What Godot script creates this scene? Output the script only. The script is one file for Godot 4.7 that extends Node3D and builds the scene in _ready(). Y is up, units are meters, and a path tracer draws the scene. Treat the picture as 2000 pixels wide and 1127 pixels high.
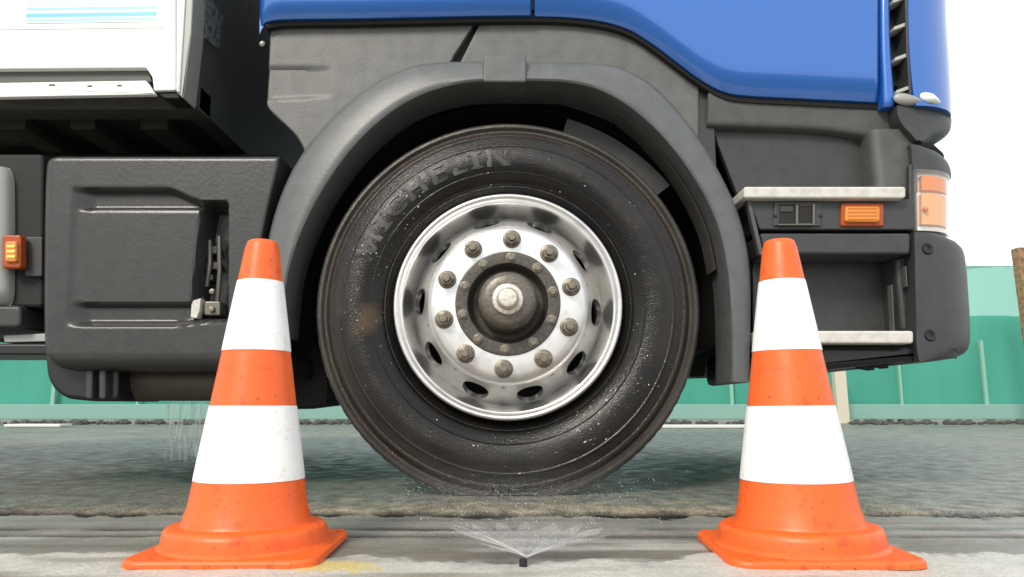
extends Node3D
# Front wheel of a blue truck on a wet test lane between two traffic cones, seen from close to the ground.
# World: x right, y up, the camera looks along -z. "d" below is the distance of a plane in front of the camera (z = -d).

const CAM_H := 0.2335
const PITCH := 9.0
const FOCAL := 1443.0            # focal length in pixels of a 2000 x 1127 picture

var M := {}
var taken := {}
var truck: Node3D
var rng := RandomNumberGenerator.new()

# ------------------------------------------------------------------ shape collector
class Sh:
	var v := PackedVector3Array()
	var plain := {}                  # triangles that keep their own flat normal

	func tri(a: Vector3, b: Vector3, c: Vector3) -> void:
		v.append(a); v.append(b); v.append(c)

	func quad(a: Vector3, b: Vector3, c: Vector3, d: Vector3) -> void:
		tri(a, b, c); tri(a, c, d)

	func flip(from: int) -> void:
		for i in range(from, v.size(), 3):
			var t := v[i + 1]
			v[i + 1] = v[i + 2]
			v[i + 2] = t

	func orient_closed(from: int) -> void:
		var o := v[from]
		var vol := 0.0
		for i in range(from, v.size(), 3):
			vol += (v[i] - o).dot((v[i + 1] - o).cross(v[i + 2] - o))
		if vol < 0.0:
			flip(from)

	func orient_to(from: int, hint: Vector3) -> void:
		var s := 0.0
		for i in range(from, v.size(), 3):
			s += (v[i + 1] - v[i]).cross(v[i + 2] - v[i]).dot(hint)
		if s < 0.0:
			flip(from)

	# rows of equally many points
	func rows(r: Array, wrap_rows := false, wrap_cols := false) -> void:
		var n: int = r.size()
		var m: int = r[0].size()
		for i in (n if wrap_rows else n - 1):
			var p: PackedVector3Array = r[i]
			var q: PackedVector3Array = r[(i + 1) % n]
			for j in (m if wrap_cols else m - 1):
				var k := (j + 1) % m
				quad(p[j], p[k], q[k], q[j])

	# outline in x, y; between z back and z front, the front edge rounded
	func prism(o: PackedVector2Array, zb: float, zf: float, bevel := 0.004, seg := 3) -> void:
		var from := v.size()
		var n := o.size()
		if not Geometry2D.is_polygon_clockwise(o):
			o.reverse()
		var inward := PackedVector2Array()
		for i in n:
			var a := (o[i] - o[(i + n - 1) % n]).normalized()
			var b := (o[(i + 1) % n] - o[i]).normalized()
			var na := Vector2(a.y, -a.x)
			var nb := Vector2(b.y, -b.x)
			var m := (na + nb)
			m = na if m.length() < 0.01 else m.normalized()
			inward.append(m / maxf(0.5, m.dot(na)))
		if Geometry2D.is_point_in_polygon(o[0] + inward[0] * 0.0005, o) == false:
			for i in n:
				inward[i] = -inward[i]
		var r := []
		var ring := func(inset: float, z: float):
			var p := PackedVector3Array()
			for i in n:
				var q := o[i] + inward[i] * inset
				p.append(Vector3(q.x, q.y, z))
			r.append(p)
		ring.call(0.0, zb)
		for k in seg + 1:
			var a := float(k) / seg * PI / 2
			ring.call(bevel * (1.0 - cos(a)), zf - bevel * (1.0 - sin(a)))
		rows(r, false, true)
		var last: PackedVector3Array = r[r.size() - 1]
		var t := Geometry2D.triangulate_polygon(o)
		for i in range(0, t.size(), 3):
			tri(last[t[i]], last[t[i + 2]], last[t[i + 1]])
		var t2 := Geometry2D.triangulate_polygon(o)
		for i in range(0, t2.size(), 3):
			tri(r[0][t2[i]], r[0][t2[i + 1]], r[0][t2[i + 2]])
		for i in range((from + (r.size() - 1) * n * 6) / 3, v.size() / 3):
			plain[i] = true
		orient_parts(from, (r.size() - 1) * n * 6, t.size(), t2.size())

	func orient_parts(from: int, sides: int, front: int, back: int) -> void:
		# the sides as a tube
		var o := Vector3.ZERO
		for i in range(from, from + sides):
			o += v[i]
		o /= maxf(1.0, sides)
		fix(from + sides, front, Vector3(0, 0, 1))
		fix(from + sides + front, back, Vector3(0, 0, -1))
		# with both caps right, the volume tells the way of the sides
		var vol_caps := 0.0
		var vol_sides := 0.0
		for i in range(from, from + sides, 3):
			vol_sides += (v[i] - o).dot((v[i + 1] - o).cross(v[i + 2] - o))
		for i in range(from + sides, from + sides + front + back, 3):
			vol_caps += (v[i] - o).dot((v[i + 1] - o).cross(v[i + 2] - o))
		if vol_sides < 0.0:
			for i in range(from, from + sides, 3):
				var t := v[i + 1]
				v[i + 1] = v[i + 2]
				v[i + 2] = t

	func fix(from: int, count: int, hint: Vector3) -> void:
		for i in range(from, from + count, 3):
			if (v[i + 1] - v[i]).cross(v[i + 2] - v[i]).dot(hint) < 0.0:
				var t := v[i + 1]
				v[i + 1] = v[i + 2]
				v[i + 2] = t

	func box(c: Vector3, s: Vector3, bevel := 0.0) -> void:
		var h := s / 2
		var b := bevel
		if b <= 0.0:
			b = minf(0.002, minf(h.x, minf(h.y, h.z)) * 0.2)
		var o := PackedVector2Array()
		for k in 4:
			var cx: float = [1, -1, -1, 1][k] * (h.x - b)
			var cy: float = [1, 1, -1, -1][k] * (h.y - b)
			for j in 3:
				var a := (k + j / 2.0) * PI / 2
				o.append(Vector2(c.x + cx + b * cos(a), c.y + cy + b * sin(a)))
		prism(o, c.z - h.z, c.z + h.z, b, 2)

	# profile points (radius, z); around the z axis
	func lathe(p: Array, seg := 48, a0 := 0.0, a1 := TAU, shift := Vector3.ZERO, closed := true) -> void:
		var from := v.size()
		var r := []
		var full := is_equal_approx(a1 - a0, TAU)
		for i in (seg if full else seg + 1):
			var a := a0 + (a1 - a0) * i / seg
			var q := PackedVector3Array()
			for e in p:
				q.append(Vector3(e.x * cos(a), e.x * sin(a), e.y) + shift)
			r.append(q)
		rows(r, full, false)
		if closed:
			orient_closed(from)
		else:
			orient_to(from, Vector3(0, 0, 1))

	func tube(path: PackedVector3Array, radius: float, seg := 8, taper := 1.0) -> void:
		var from := v.size()
		var r := []
		var n := path.size()
		var up := Vector3(0.31, 0.87, 0.39)
		for i in n:
			var t := (path[mini(i + 1, n - 1)] - path[maxi(i - 1, 0)]).normalized()
			var s := t.cross(up).normalized()
			var w := s.cross(t)
			var rad := radius * lerpf(1.0, taper, float(i) / maxf(1, n - 1))
			var q := PackedVector3Array()
			for j in seg:
				var a := TAU * j / seg
				q.append(path[i] + (s * cos(a) + w * sin(a)) * rad)
			r.append(q)
		var cap0 := PackedVector3Array()
		var cap1 := PackedVector3Array()
		for j in seg:
			cap0.append(path[0]); cap1.append(path[n - 1])
		r.push_front(cap0); r.append(cap1)
		rows(r, false, true)
		orient_closed(from)

	func mesh(paint = null, crease := 0.78) -> ArrayMesh:
		var n := v.size()
		var fn := PackedVector3Array()
		fn.resize(n / 3)
		var at := {}
		for i in range(0, n, 3):
			fn[i / 3] = (v[i + 1] - v[i]).cross(v[i + 2] - v[i])
			for k in 3:
				var key := Vector3i((v[i + k] * 20000.0).round())
				if at.has(key):
					at[key].append(i / 3)
				else:
					at[key] = PackedInt32Array([i / 3])
		var unit := PackedVector3Array()
		for f in fn:
			unit.append(f.normalized())
		var vs := PackedVector3Array()
		var ns := PackedVector3Array()
		var cs := PackedColorArray()
		for i in range(0, n, 3):
			if fn[i / 3].length_squared() < 1e-22:
				continue
			for k in [0, 2, 1]:
				var p := v[i + k]
				var s := Vector3.ZERO
				var me := unit[i / 3]
				if plain.has(i / 3):
					vs.append(p)
					ns.append(me)
					if paint != null:
						cs.append(paint.call(p))
					continue
				for f in at[Vector3i((p * 20000.0).round())]:
					if unit[f].dot(me) > crease:
						s += fn[f]
				vs.append(p)
				ns.append(s.normalized() if s.length_squared() > 1e-26 else me)
				if paint != null:
					cs.append(paint.call(p))
		var a := []
		a.resize(Mesh.ARRAY_MAX)
		a[Mesh.ARRAY_VERTEX] = vs
		a[Mesh.ARRAY_NORMAL] = ns
		if cs.size():
			a[Mesh.ARRAY_COLOR] = cs
		var m := ArrayMesh.new()
		m.add_surface_from_arrays(Mesh.PRIMITIVE_TRIANGLES, a)
		return m

# ------------------------------------------------------------------ naming
func numbered(called: String, parent: Node) -> String:
	var key := "%d/%s" % [parent.get_instance_id(), called]
	var n: int = taken.get(key, 0)
	taken[key] = n + 1
	return called if n == 0 else "%s_%03d" % [called, n]

func obj(called: String, sh, mat: Material, parent: Node = self, paint = null, crease := 0.78) -> MeshInstance3D:
	var o := MeshInstance3D.new()
	o.name = numbered(called, parent)
	o.mesh = sh.mesh(paint, crease) if sh is Sh else sh
	o.material_override = mat
	parent.add_child(o, true)
	return o

func thing(called: String, label: String, category: String, where := Vector3.ZERO, group := "") -> Node3D:
	var o := Node3D.new()
	o.name = numbered(called, self)
	add_child(o, true)
	o.position = where
	tag(o, label, category, group)
	return o

func tag(o: Node, label: String, category: String, group := "") -> void:
	o.set_meta("label", label)
	o.set_meta("category", category)
	if group:
		o.set_meta("group", group)

func node(called: String, parent: Node, where := Vector3.ZERO) -> Node3D:
	var o := Node3D.new()
	o.name = numbered(called, parent)
	parent.add_child(o, true)
	o.position = where
	return o

func struct(o: Node) -> void:
	o.set_meta("kind", "structure")

# ------------------------------------------------------------------ measuring from the photograph
# the point of the upright plane at distance d that the photograph shows at (px, py)
func at(px: float, py: float, d: float) -> Vector3:
	var t := deg_to_rad(PITCH)
	var x := (px - 1000.0) / FOCAL
	var y := (563.5 - py) / FOCAL
	var dir := Vector3(x, y * cos(t) + sin(t), y * sin(t) - cos(t))
	return Vector3(0, CAM_H, 0) + dir * (d / -dir.z)

func on_ground(px: float, py: float, h := 0.0) -> Vector3:
	var p := at(px, py, 1.0) - Vector3(0, CAM_H, 0)
	return Vector3(0, CAM_H, 0) + p * ((h - CAM_H) / p.y)

func on_side(px: float, py: float, x: float) -> Vector3:
	var p := at(px, py, 1.0) - Vector3(0, CAM_H, 0)
	return Vector3(0, CAM_H, 0) + p * (x / p.x)

func flat(pts: Array, d: float) -> PackedVector2Array:
	var o := PackedVector2Array()
	for p in pts:
		var q := at(p[0], p[1], d)
		o.append(Vector2(q.x, q.y))
	return o

func fillet(pts: PackedVector2Array, r: float, seg := 5) -> PackedVector2Array:
	var o := PackedVector2Array()
	var n := pts.size()
	for i in n:
		var p := pts[i]
		var a := pts[(i + n - 1) % n] - p
		var b := pts[(i + 1) % n] - p
		var k := minf(r, minf(a.length(), b.length()) * 0.45)
		var s := p + a.normalized() * k
		var e := p + b.normalized() * k
		for j in seg + 1:
			var t := float(j) / seg
			o.append(s.lerp(p, t).lerp(p.lerp(e, t), t))
	return o

func rect(x0: float, y0: float, x1: float, y1: float) -> Array:
	return [[x0, y0], [x1, y0], [x1, y1], [x0, y1]]

# block seen as the rectangle x0..x1, y0..y1 at distance d, going back to distance e
func block(sh: Sh, x0: float, y0: float, x1: float, y1: float, d: float, e: float, r := 0.004, bevel := 0.003) -> void:
	sh.prism(fillet(flat(rect(x0, y0, x1, y1), d), maxf(r, bevel * 1.6)), -e, -d, bevel)

func plate(sh: Sh, pts: Array, d: float, e: float, r := 0.004, bevel := 0.004) -> void:
	sh.prism(fillet(flat(pts, d), maxf(r, bevel * 1.6)), -e, -d, bevel)

func cat(pts: Array, n: int) -> Array:          # Catmull-Rom curve through points, n samples by length
	var c := Curve2D.new()
	for i in pts.size():
		var a := Vector2(pts[maxi(i - 1, 0)][0], pts[maxi(i - 1, 0)][1])
		var b := Vector2(pts[mini(i + 1, pts.size() - 1)][0], pts[mini(i + 1, pts.size() - 1)][1])
		c.add_point(Vector2(pts[i][0], pts[i][1]), -(b - a) / 6.0, (b - a) / 6.0)
	var o := []
	for i in n:
		o.append(c.sample_baked(c.get_baked_length() * i / (n - 1.0), true))
	return o

func ip(tab: Array, t: float) -> float:         # smooth interpolation in a table of [t, value]
	var n := tab.size()
	if t <= tab[0][0]:
		return tab[0][1]
	for i in n - 1:
		if t <= tab[i + 1][0]:
			var x: float = (t - tab[i][0]) / (tab[i + 1][0] - tab[i][0])
			var h: float = tab[i + 1][0] - tab[i][0]
			var m0: float = (tab[i + 1][1] - tab[maxi(i - 1, 0)][1]) / maxf(0.001, tab[i + 1][0] - tab[maxi(i - 1, 0)][0])
			var m1: float = (tab[mini(i + 2, n - 1)][1] - tab[i][1]) / maxf(0.001, tab[mini(i + 2, n - 1)][0] - tab[i][0])
			var x2 := x * x
			var x3 := x2 * x
			return (2 * x3 - 3 * x2 + 1) * tab[i][1] + (x3 - 2 * x2 + x) * h * m0 + (3 * x2 - 2 * x3) * tab[i + 1][1] + (x3 - x2) * h * m1
	return tab[n - 1][1]

func spread(n: int) -> PackedFloat32Array:
	var o := PackedFloat32Array()
	for i in n + 1:
		var t := float(i) / n
		o.append(lerpf(t, 0.5 - 0.5 * cos(PI * t), 0.75))
	return o

# Panel between two edges given as tables. Upright (along = false): edges are x at each y; else y at each x.
# back(px, py, a, b, c, e) tells how far the surface lies behind distance d; a, b, c, e are metres to the four edges.
func panel(sh: Sh, lo: Array, hi: Array, s0: float, s1: float, ns: int, nt: int, d: float, thick: float, back: Callable, along := false, aim := false) -> void:
	var from := sh.v.size()
	var k := d / FOCAL
	var rs := []
	var rb := []
	for i in spread(ns):
		var s := lerpf(s0, s1, i)
		var l := ip(lo, s)
		var h := ip(hi, s)
		var row := PackedVector3Array()
		var rowb := PackedVector3Array()
		for j in spread(nt):
			var t := lerpf(l, h, j)
			var px := s if along else t
			var py := t if along else s
			var p := at(px, py, d)
			var z := p
			var off: float = back.call(px, py, (t - l) * k, (h - t) * k, (s - s0) * k, (s1 - s) * k)
			z.z -= off
			if aim:
				z = at(px, py, d + off)
			row.append(z)
			rowb.append(at(px, py, d + thick) if aim else Vector3(p.x, p.y, -d - thick))
		rs.append(row)
		rb.append(rowb)
	sh.rows(rs)
	sh.orient_to(from, Vector3(0, 0, 1))
	# skirts and back
	var f2 := sh.v.size()
	sh.rows(rb)
	sh.orient_to(f2, Vector3(0, 0, -1))
	for side in 4:
		var a := PackedVector3Array()
		var b := PackedVector3Array()
		var n: int = rs.size()
		var m: int = rs[0].size()
		for q in (m if side < 2 else n):
			if side < 2:
				a.append(rs[0 if side == 0 else n - 1][q]); b.append(rb[0 if side == 0 else n - 1][q])
			else:
				a.append(rs[q][0 if side == 2 else m - 1]); b.append(rb[q][0 if side == 2 else m - 1])
		var f3 := sh.v.size()
		sh.rows([a, b])
		var mid: Vector3 = (rs[n / 2] as PackedVector3Array)[m / 2]
		sh.orient_to(f3, (a[a.size() / 2] - mid) * Vector3(1, 1, 0))

func roll(e: float, r: float) -> float:         # a quarter-round edge
	if e >= r:
		return 0.0
	var q := 1.0 - e / r
	return r * (1.0 - sqrt(maxf(0.0, 1.0 - q * q)))

# Rounded front corner: each row is [py, px where the rounding starts, px of its outline]; goes back to distance e.
func corner(sh: Sh, rws: Array, d: float, e: float, n := 14, lead := 0.0, inset := 0.0) -> void:
	var from := sh.v.size()
	var r := []
	var steps := 26
	for i in steps + 1:
		var py := lerpf(rws[0][0], rws[rws.size() - 1][0], float(i) / steps)
		var xs := []
		var xe := []
		for q in rws:
			xs.append([q[0], q[1]]); xe.append([q[0], q[2]])
		var p := at(ip(xs, py), py, d)
		var q := at(ip(xe, py), py, d + 0.06)
		var rad := maxf(0.012, q.x - p.x)
		var dep := 0.03
		for turn in 12:                          # widen until the rounding itself reaches the outline
			dep = maxf(0.03, rad * 0.8)
			var far_x := 0.0
			for j in 19:
				var b := j / 18.0 * PI / 2
				var dd := d + dep - dep * cos(b)
				far_x = maxf(far_x, (p.x + rad * sin(b)) / dd)
			rad = maxf(0.012, rad + (q.x / (d + 0.06) - far_x) * d)
		var row := PackedVector3Array()
		row.append(Vector3(p.x - lead, p.y, -d - 0.08))
		row.append(Vector3(p.x - lead, p.y, -d - inset))
		for j in n + 1:
			var a := float(j) / n * PI / 2
			row.append(Vector3(p.x + (rad - inset) * sin(a), p.y, -d - dep + (dep - inset) * cos(a)))
		row.append(Vector3(p.x + rad - inset, p.y, -e))
		r.append(row)
	sh.rows(r)
	for end in [0, r.size() - 1]:                # close the top and the bottom
		var row: PackedVector3Array = r[end]
		for j in range(1, row.size() - 1):
			sh.tri(Vector3(row[0].x, row[0].y, -e), row[j], row[j + 1])
	sh.orient_to(from, Vector3(0.6, 0, 1))

# Strip swept along two edges; profile points are [share across, distance]
func ribbon(sh: Sh, outer: Array, inner: Array, n: int, prof: Array, d: float) -> void:
	var from := sh.v.size()
	var a := cat(outer, n)
	var b := cat(inner, n)
	var r := []
	for i in n:
		var row := PackedVector3Array()
		for p in prof:
			var q: Vector2 = a[i].lerp(b[i], p[0])
			var w := at(q.x, q.y, d)
			row.append(Vector3(w.x, w.y, -p[1]))
		r.append(row)
	sh.rows(r)
	sh.orient_to(from, Vector3(0, 0, 1))
	for end in [0, n - 1]:
		var row: PackedVector3Array = r[end]
		var f := sh.v.size()
		for j in range(1, row.size() - 1):
			sh.tri(row[0], row[j], row[j + 1])
		sh.orient_to(f, Vector3(0, -1, 0))

# ------------------------------------------------------------------ materials
func lin(r: float, g: float, b: float, a := 1.0) -> Color:
	var c := Color(r, g, b).linear_to_srgb()
	c.a = a
	return c

func mat(called: String, c: Color, rough := 0.6, metal := 0.0, spec := 0.5) -> StandardMaterial3D:
	var m := StandardMaterial3D.new()
	m.resource_name = called
	m.albedo_color = c
	m.roughness = rough
	m.metallic = metal
	m.metallic_specular = spec
	M[called] = m
	return m

func noise_tex(seed_: int, freq: float, size := 512, oct := 4, normal := false, bump := 4.0, ramp = null, kind := FastNoiseLite.TYPE_SIMPLEX_SMOOTH) -> NoiseTexture2D:
	var n := FastNoiseLite.new()
	n.seed = seed_
	n.noise_type = kind
	n.frequency = freq
	n.fractal_octaves = oct
	var t := NoiseTexture2D.new()
	t.width = size
	t.height = size
	t.seamless = true
	t.as_normal_map = normal
	t.bump_strength = bump
	if ramp:
		var g := Gradient.new()
		g.offsets = PackedFloat32Array([0.0, 1.0]) if ramp.size() == 2 else PackedFloat32Array([0.0, 0.5, 1.0])
		g.colors = PackedColorArray(ramp)
		t.color_ramp = g
	t.noise = n
	return t

func tri(m: StandardMaterial3D, scale: float, world := true) -> void:
	m.uv1_triplanar = true
	m.uv1_world_triplanar = world
	m.uv1_scale = Vector3.ONE * scale

func spots(seed_: int, freq: float, dark: Color, share: float) -> NoiseTexture2D:
	var t := noise_tex(seed_, freq, 512, 5, false, 1.0, [dark, Color.WHITE])
	t.color_ramp.offsets = PackedFloat32Array([share, share + 0.14])
	return t

func grey(x: float) -> Color:
	return Color(x, x, x)

func make_materials() -> void:
	var grain := noise_tex(3, 0.09, 512, 3, true, 3.0)
	var dirt := noise_tex(5, 0.012, 512, 5, false, 1.0, [grey(0.86), grey(0.95), grey(1.0)])
	var smear := noise_tex(6, 0.01, 512, 5, false, 1.0, [grey(0.75), grey(1.0), grey(1.0)])
	var drops := noise_tex(8, 0.06, 512, 2, true, 9.0, null, FastNoiseLite.TYPE_CELLULAR)
	for e in [["flare", lin(0.115, 0.118, 0.119), 0.4], ["arch", lin(0.125, 0.123, 0.118), 0.48], ["dark_panel", lin(0.042, 0.042, 0.042), 0.45], ["bumper", lin(0.045, 0.046, 0.048), 0.45], ["storage", lin(0.038, 0.038, 0.037), 0.33], ["strip", lin(0.085, 0.084, 0.08), 0.5]]:
		var m := mat(e[0], e[1], e[2])
		m.albedo_texture = dirt
		m.normal_enabled = true
		m.normal_texture = grain
		m.normal_scale = 0.13
		tri(m, 2.6)
	M.storage.normal_texture = drops
	M.storage.normal_scale = 0.045
	var b := mat("blue_paint", lin(0.016, 0.118, 0.45), 0.3)
	b.clearcoat_enabled = true
	b.clearcoat = 1.0
	b.clearcoat_roughness = 0.06
	b.metallic = 0.15
	var w := mat("white_paint", lin(0.84, 0.84, 0.82), 0.4)
	mat("post_grey", lin(0.3, 0.3, 0.28), 0.5, 0.2)
	var wr := mat("rail_groove", lin(0.09, 0.09, 0.08), 0.6)
	var bl := mat("black", lin(0.008, 0.008, 0.008), 0.7)
	mat("vane_grey", lin(0.4, 0.39, 0.36), 0.5)
	mat("black_gloss", lin(0.012, 0.012, 0.013), 0.35)
	var under := mat("underside", lin(0.07, 0.064, 0.056), 0.8)
	under.albedo_texture = dirt
	tri(under, 2.0)
	mat("beam", lin(0.16, 0.145, 0.125), 0.75)
	var bh := mat("bulkhead", lin(0.06, 0.064, 0.072), 0.5)
	bh.albedo_texture = dirt
	tri(bh, 1.3)
	mat("worn_sticker", lin(0.24, 0.25, 0.27), 0.6).albedo_texture = noise_tex(17, 0.05, 256, 4, false, 1.0, [grey(0.35), grey(0.8), grey(1.0)])
	tri(M.worn_sticker, 3.0)
	# tyre
	var t := mat("rubber", lin(1, 1, 1), 0.42, 0.0, 0.43)
	t.vertex_color_use_as_albedo = true
	t.normal_enabled = true
	t.normal_texture = noise_tex(21, 0.12, 512, 4, true, 5.0)
	t.normal_scale = 0.4
	t.roughness_texture = noise_tex(22, 0.03, 512, 4, false, 1.0, [grey(0.55), grey(0.85), grey(1.0)])
	t.roughness = 0.3
	tri(t, 3.2, false)
	var le := mat("letters", lin(0.017, 0.0155, 0.0145), 0.3, 0.0, 0.52)
	le.normal_enabled = true
	le.normal_texture = t.normal_texture
	le.normal_scale = 0.45
	tri(le, 5.0, false)
	# wheel metal
	var al := mat("rim_metal", lin(0.76, 0.75, 0.73), 0.42, 0.95)
	al.roughness_texture = noise_tex(31, 0.02, 512, 4, false, 1.0, [grey(0.7), grey(0.9), grey(1.0)])
	al.albedo_texture = noise_tex(32, 0.015, 512, 5, false, 1.0, [grey(0.88), grey(0.98), grey(1.0)])
	tri(al, 2.2, false)
	var ds := mat("disc_metal", lin(0.82, 0.81, 0.79), 0.36, 0.85)
	ds.albedo_texture = al.albedo_texture
	tri(ds, 2.2, false)
	var rust := noise_tex(33, 0.03, 512, 4, false, 1.0, [Color(0.7, 0.66, 0.62), Color(0.92, 0.9, 0.87), Color(1, 1, 1)])
	for e in [["hub_metal", lin(0.11, 0.105, 0.096), 0.45, 0.4], ["nut_metal", lin(0.27, 0.25, 0.215), 0.42, 0.6], ["cap_metal", lin(0.17, 0.162, 0.145), 0.4, 0.5], ["nose_metal", lin(0.86, 0.84, 0.78), 0.32, 0.6]]:
		var m := mat(e[0], e[1], e[2], e[3])
		m.albedo_texture = rust
		tri(m, 5.0, false)
	# lamps
	var am := mat("amber", lin(0.72, 0.22, 0.008), 0.15)
	am.clearcoat_enabled = true
	am.backlight_enabled = true
	am.backlight = Color(0.5, 0.22, 0.02)
	mat("amber_dark", lin(0.36, 0.06, 0.006), 0.25)
	mat("amber_pale", lin(0.78, 0.36, 0.13), 0.2)
	mat("amber_strong", lin(0.72, 0.2, 0.03), 0.2)
	mat("reflector", lin(0.85, 0.8, 0.74), 0.2, 0.35)
	mat("lamp_white", lin(0.86, 0.86, 0.84), 0.15)
	mat("lens", lin(1, 0.96, 0.92, 0.06), 0.05).transparency = BaseMaterial3D.TRANSPARENCY_ALPHA
	var lit := mat("painted_glow", lin(1.0, 0.62, 0.12), 0.3)
	var st := mat("step_metal", lin(0.62, 0.6, 0.55), 0.6)
	st.albedo_texture = dirt
	tri(st, 4.0)
	mat("tank_white", lin(0.34, 0.35, 0.33), 0.35)
	var bt := mat("air_tank", lin(0.075, 0.06, 0.043), 0.5)
	bt.albedo_texture = dirt
	tri(bt, 3.0)
	mat("pipe", lin(0.16, 0.15, 0.13), 0.4, 0.5)
	# cones
	for e in [["cone_orange", lin(0.79, 0.115, 0.012)]]:
		var m := mat(e[0], e[1], 0.42)
		m.albedo_texture = spots(41, 0.016, Color(0.84, 0.78, 0.74), 0.13)
		m.detail_enabled = true
		m.detail_blend_mode = BaseMaterial3D.BLEND_MODE_MUL
		m.detail_albedo = spots(44, 0.05, Color(0.45, 0.4, 0.38), 0.09)
		m.normal_enabled = true
		m.normal_texture = noise_tex(42, 0.04, 512, 3, true, 3.0)
		m.normal_scale = 0.12
		tri(m, 3.0, false)
	var wb := mat("cone_white", lin(0.86, 0.86, 0.84), 0.35)
	wb.albedo_texture = spots(43, 0.03, Color(0.86, 0.85, 0.83), 0.14)
	tri(wb, 3.0, false)
	# place
	var n := mat("mesh_fabric", lin(0.08, 0.37, 0.29, 0.8), 0.9)
	n.transparency = BaseMaterial3D.TRANSPARENCY_ALPHA
	n.backlight_enabled = true
	n.backlight = Color(0.3, 0.6, 0.5)
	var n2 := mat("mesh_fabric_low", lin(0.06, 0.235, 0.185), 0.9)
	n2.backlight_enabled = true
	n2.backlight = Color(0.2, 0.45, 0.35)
	mat("thin_post", lin(0.2, 0.42, 0.33), 0.7)
	mat("cream_post", lin(0.55, 0.5, 0.4), 0.7)
	var wd := mat("wood", lin(0.34, 0.21, 0.1), 0.75)
	wd.albedo_texture = noise_tex(54, 0.02, 256, 4, false, 1.0, [grey(0.6), grey(0.9), grey(1.0)])
	tri(wd, 2.0)
	mat("kerb", lin(0.2, 0.36, 0.31), 0.7)
	mat("rubble", lin(0.07, 0.068, 0.06), 0.9)
	mat("pale_line", lin(0.62, 0.62, 0.58), 0.6)
	var asp := mat("asphalt", lin(1, 1, 1), 0.5)
	asp.vertex_color_use_as_albedo = true
	asp.albedo_texture = noise_tex(61, 0.12, 1024, 4, false, 1.0, [grey(0.45), grey(0.88), grey(1.0)])
	asp.normal_enabled = true
	asp.normal_texture = noise_tex(62, 0.1, 1024, 3, true, 6.0)
	asp.normal_scale = 0.5
	asp.roughness_texture = noise_tex(63, 0.008, 1024, 5, false, 1.0, [grey(0.25), grey(0.6), grey(1.0)])
	asp.roughness = 0.75
	tri(asp, 1.1)
	var con := mat("concrete", lin(1, 1, 1), 0.55)
	con.vertex_color_use_as_albedo = true
	con.albedo_texture = noise_tex(64, 0.06, 1024, 5, false, 1.0, [grey(0.8), grey(0.95), grey(1.0)])
	con.normal_enabled = true
	con.normal_texture = noise_tex(65, 0.08, 1024, 4, true, 5.0)
	con.normal_scale = 0.4
	con.roughness_texture = noise_tex(66, 0.008, 512, 4, false, 1.0, [grey(0.5), grey(0.8), grey(1.0)])
	tri(con, 2.1)
	mat("concrete_ring", lin(0.5, 0.47, 0.4), 0.8)
	mat("soil", lin(0.16, 0.17, 0.14), 0.9)
	var wa := mat("spray", lin(0.9, 0.92, 0.93, 0.045), 0.6)
	wa.transparency = BaseMaterial3D.TRANSPARENCY_ALPHA
	mat("spray_sheet", lin(0.9, 0.92, 0.93, 0.1), 0.6).transparency = BaseMaterial3D.TRANSPARENCY_ALPHA
	var wt := mat("drop", lin(0.9, 0.92, 0.93, 0.35), 0.3)
	wt.transparency = BaseMaterial3D.TRANSPARENCY_ALPHA
	var dr := mat("water_clear", lin(0.75, 0.92, 0.86, 0.04), 0.03)
	dr.transparency = BaseMaterial3D.TRANSPARENCY_ALPHA
	mat("glint", lin(0.85, 0.85, 0.82), 0.12, 0.6)
	mat("yellow_paint", lin(0.8, 0.68, 0.3), 0.7)

# ------------------------------------------------------------------ scene
func _ready() -> void:
	rng.seed = 7
	var cam := Camera3D.new()
	cam.name = "camera"
	cam.position = Vector3(0, CAM_H, 0)
	cam.rotation_degrees.x = PITCH
	cam.fov = rad_to_deg(2.0 * atan(563.5 / FOCAL))
	cam.near = 0.05
	cam.far = 900.0
	cam.current = true
	add_child(cam)

	var sky_mat := ProceduralSkyMaterial.new()
	sky_mat.sky_top_color = Color(0.9, 0.93, 0.96)
	sky_mat.sky_horizon_color = Color(1.0, 1.0, 0.99)
	sky_mat.sky_curve = 0.2
	sky_mat.sky_energy_multiplier = 1.0
	sky_mat.ground_bottom_color = Color(0.5, 0.5, 0.47)
	sky_mat.ground_horizon_color = Color(0.6, 0.6, 0.57)
	sky_mat.sun_angle_max = 1.0
	var sky := Sky.new()
	sky.sky_material = sky_mat
	var env := Environment.new()
	env.background_mode = Environment.BG_SKY
	env.sky = sky
	env.tonemap_mode = Environment.TONE_MAPPER_LINEAR
	env.tonemap_exposure = 1.5
	env.sdfgi_enabled = true
	env.volumetric_fog_enabled = true
	env.volumetric_fog_density = 0.0
	env.ssao_enabled = true
	env.ssil_enabled = true
	var we := WorldEnvironment.new()
	we.name = "world"
	we.environment = env
	add_child(we)

	var sun := DirectionalLight3D.new()
	sun.name = "sun"
	sun.light_energy = 0.65
	sun.light_angular_distance = 16.0
	sun.light_color = Color(1.0, 0.97, 0.92)
	sun.shadow_enabled = true
	sun.look_at_from_position(Vector3(-1.8, 3.0, 3.3), Vector3.ZERO)
	add_child(sun)

	make_materials()
	build_ground()
	build_fence()
	build_truck()
	build_cones()
	build_water()

# ------------------------------------------------------------------ the ground
var n_fine := FastNoiseLite.new()
var n_mid := FastNoiseLite.new()
var n_low := FastNoiseLite.new()
var n_streak := FastNoiseLite.new()

func joint(x: float) -> float:                  # the ragged joint between slab and asphalt
	return 1.675 + 0.012 * n_low.get_noise_2d(x * 3.0, 5.0) + 0.012 * n_mid.get_noise_2d(x * 2.0, 9.0) - 0.018 * x * 0.5

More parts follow.
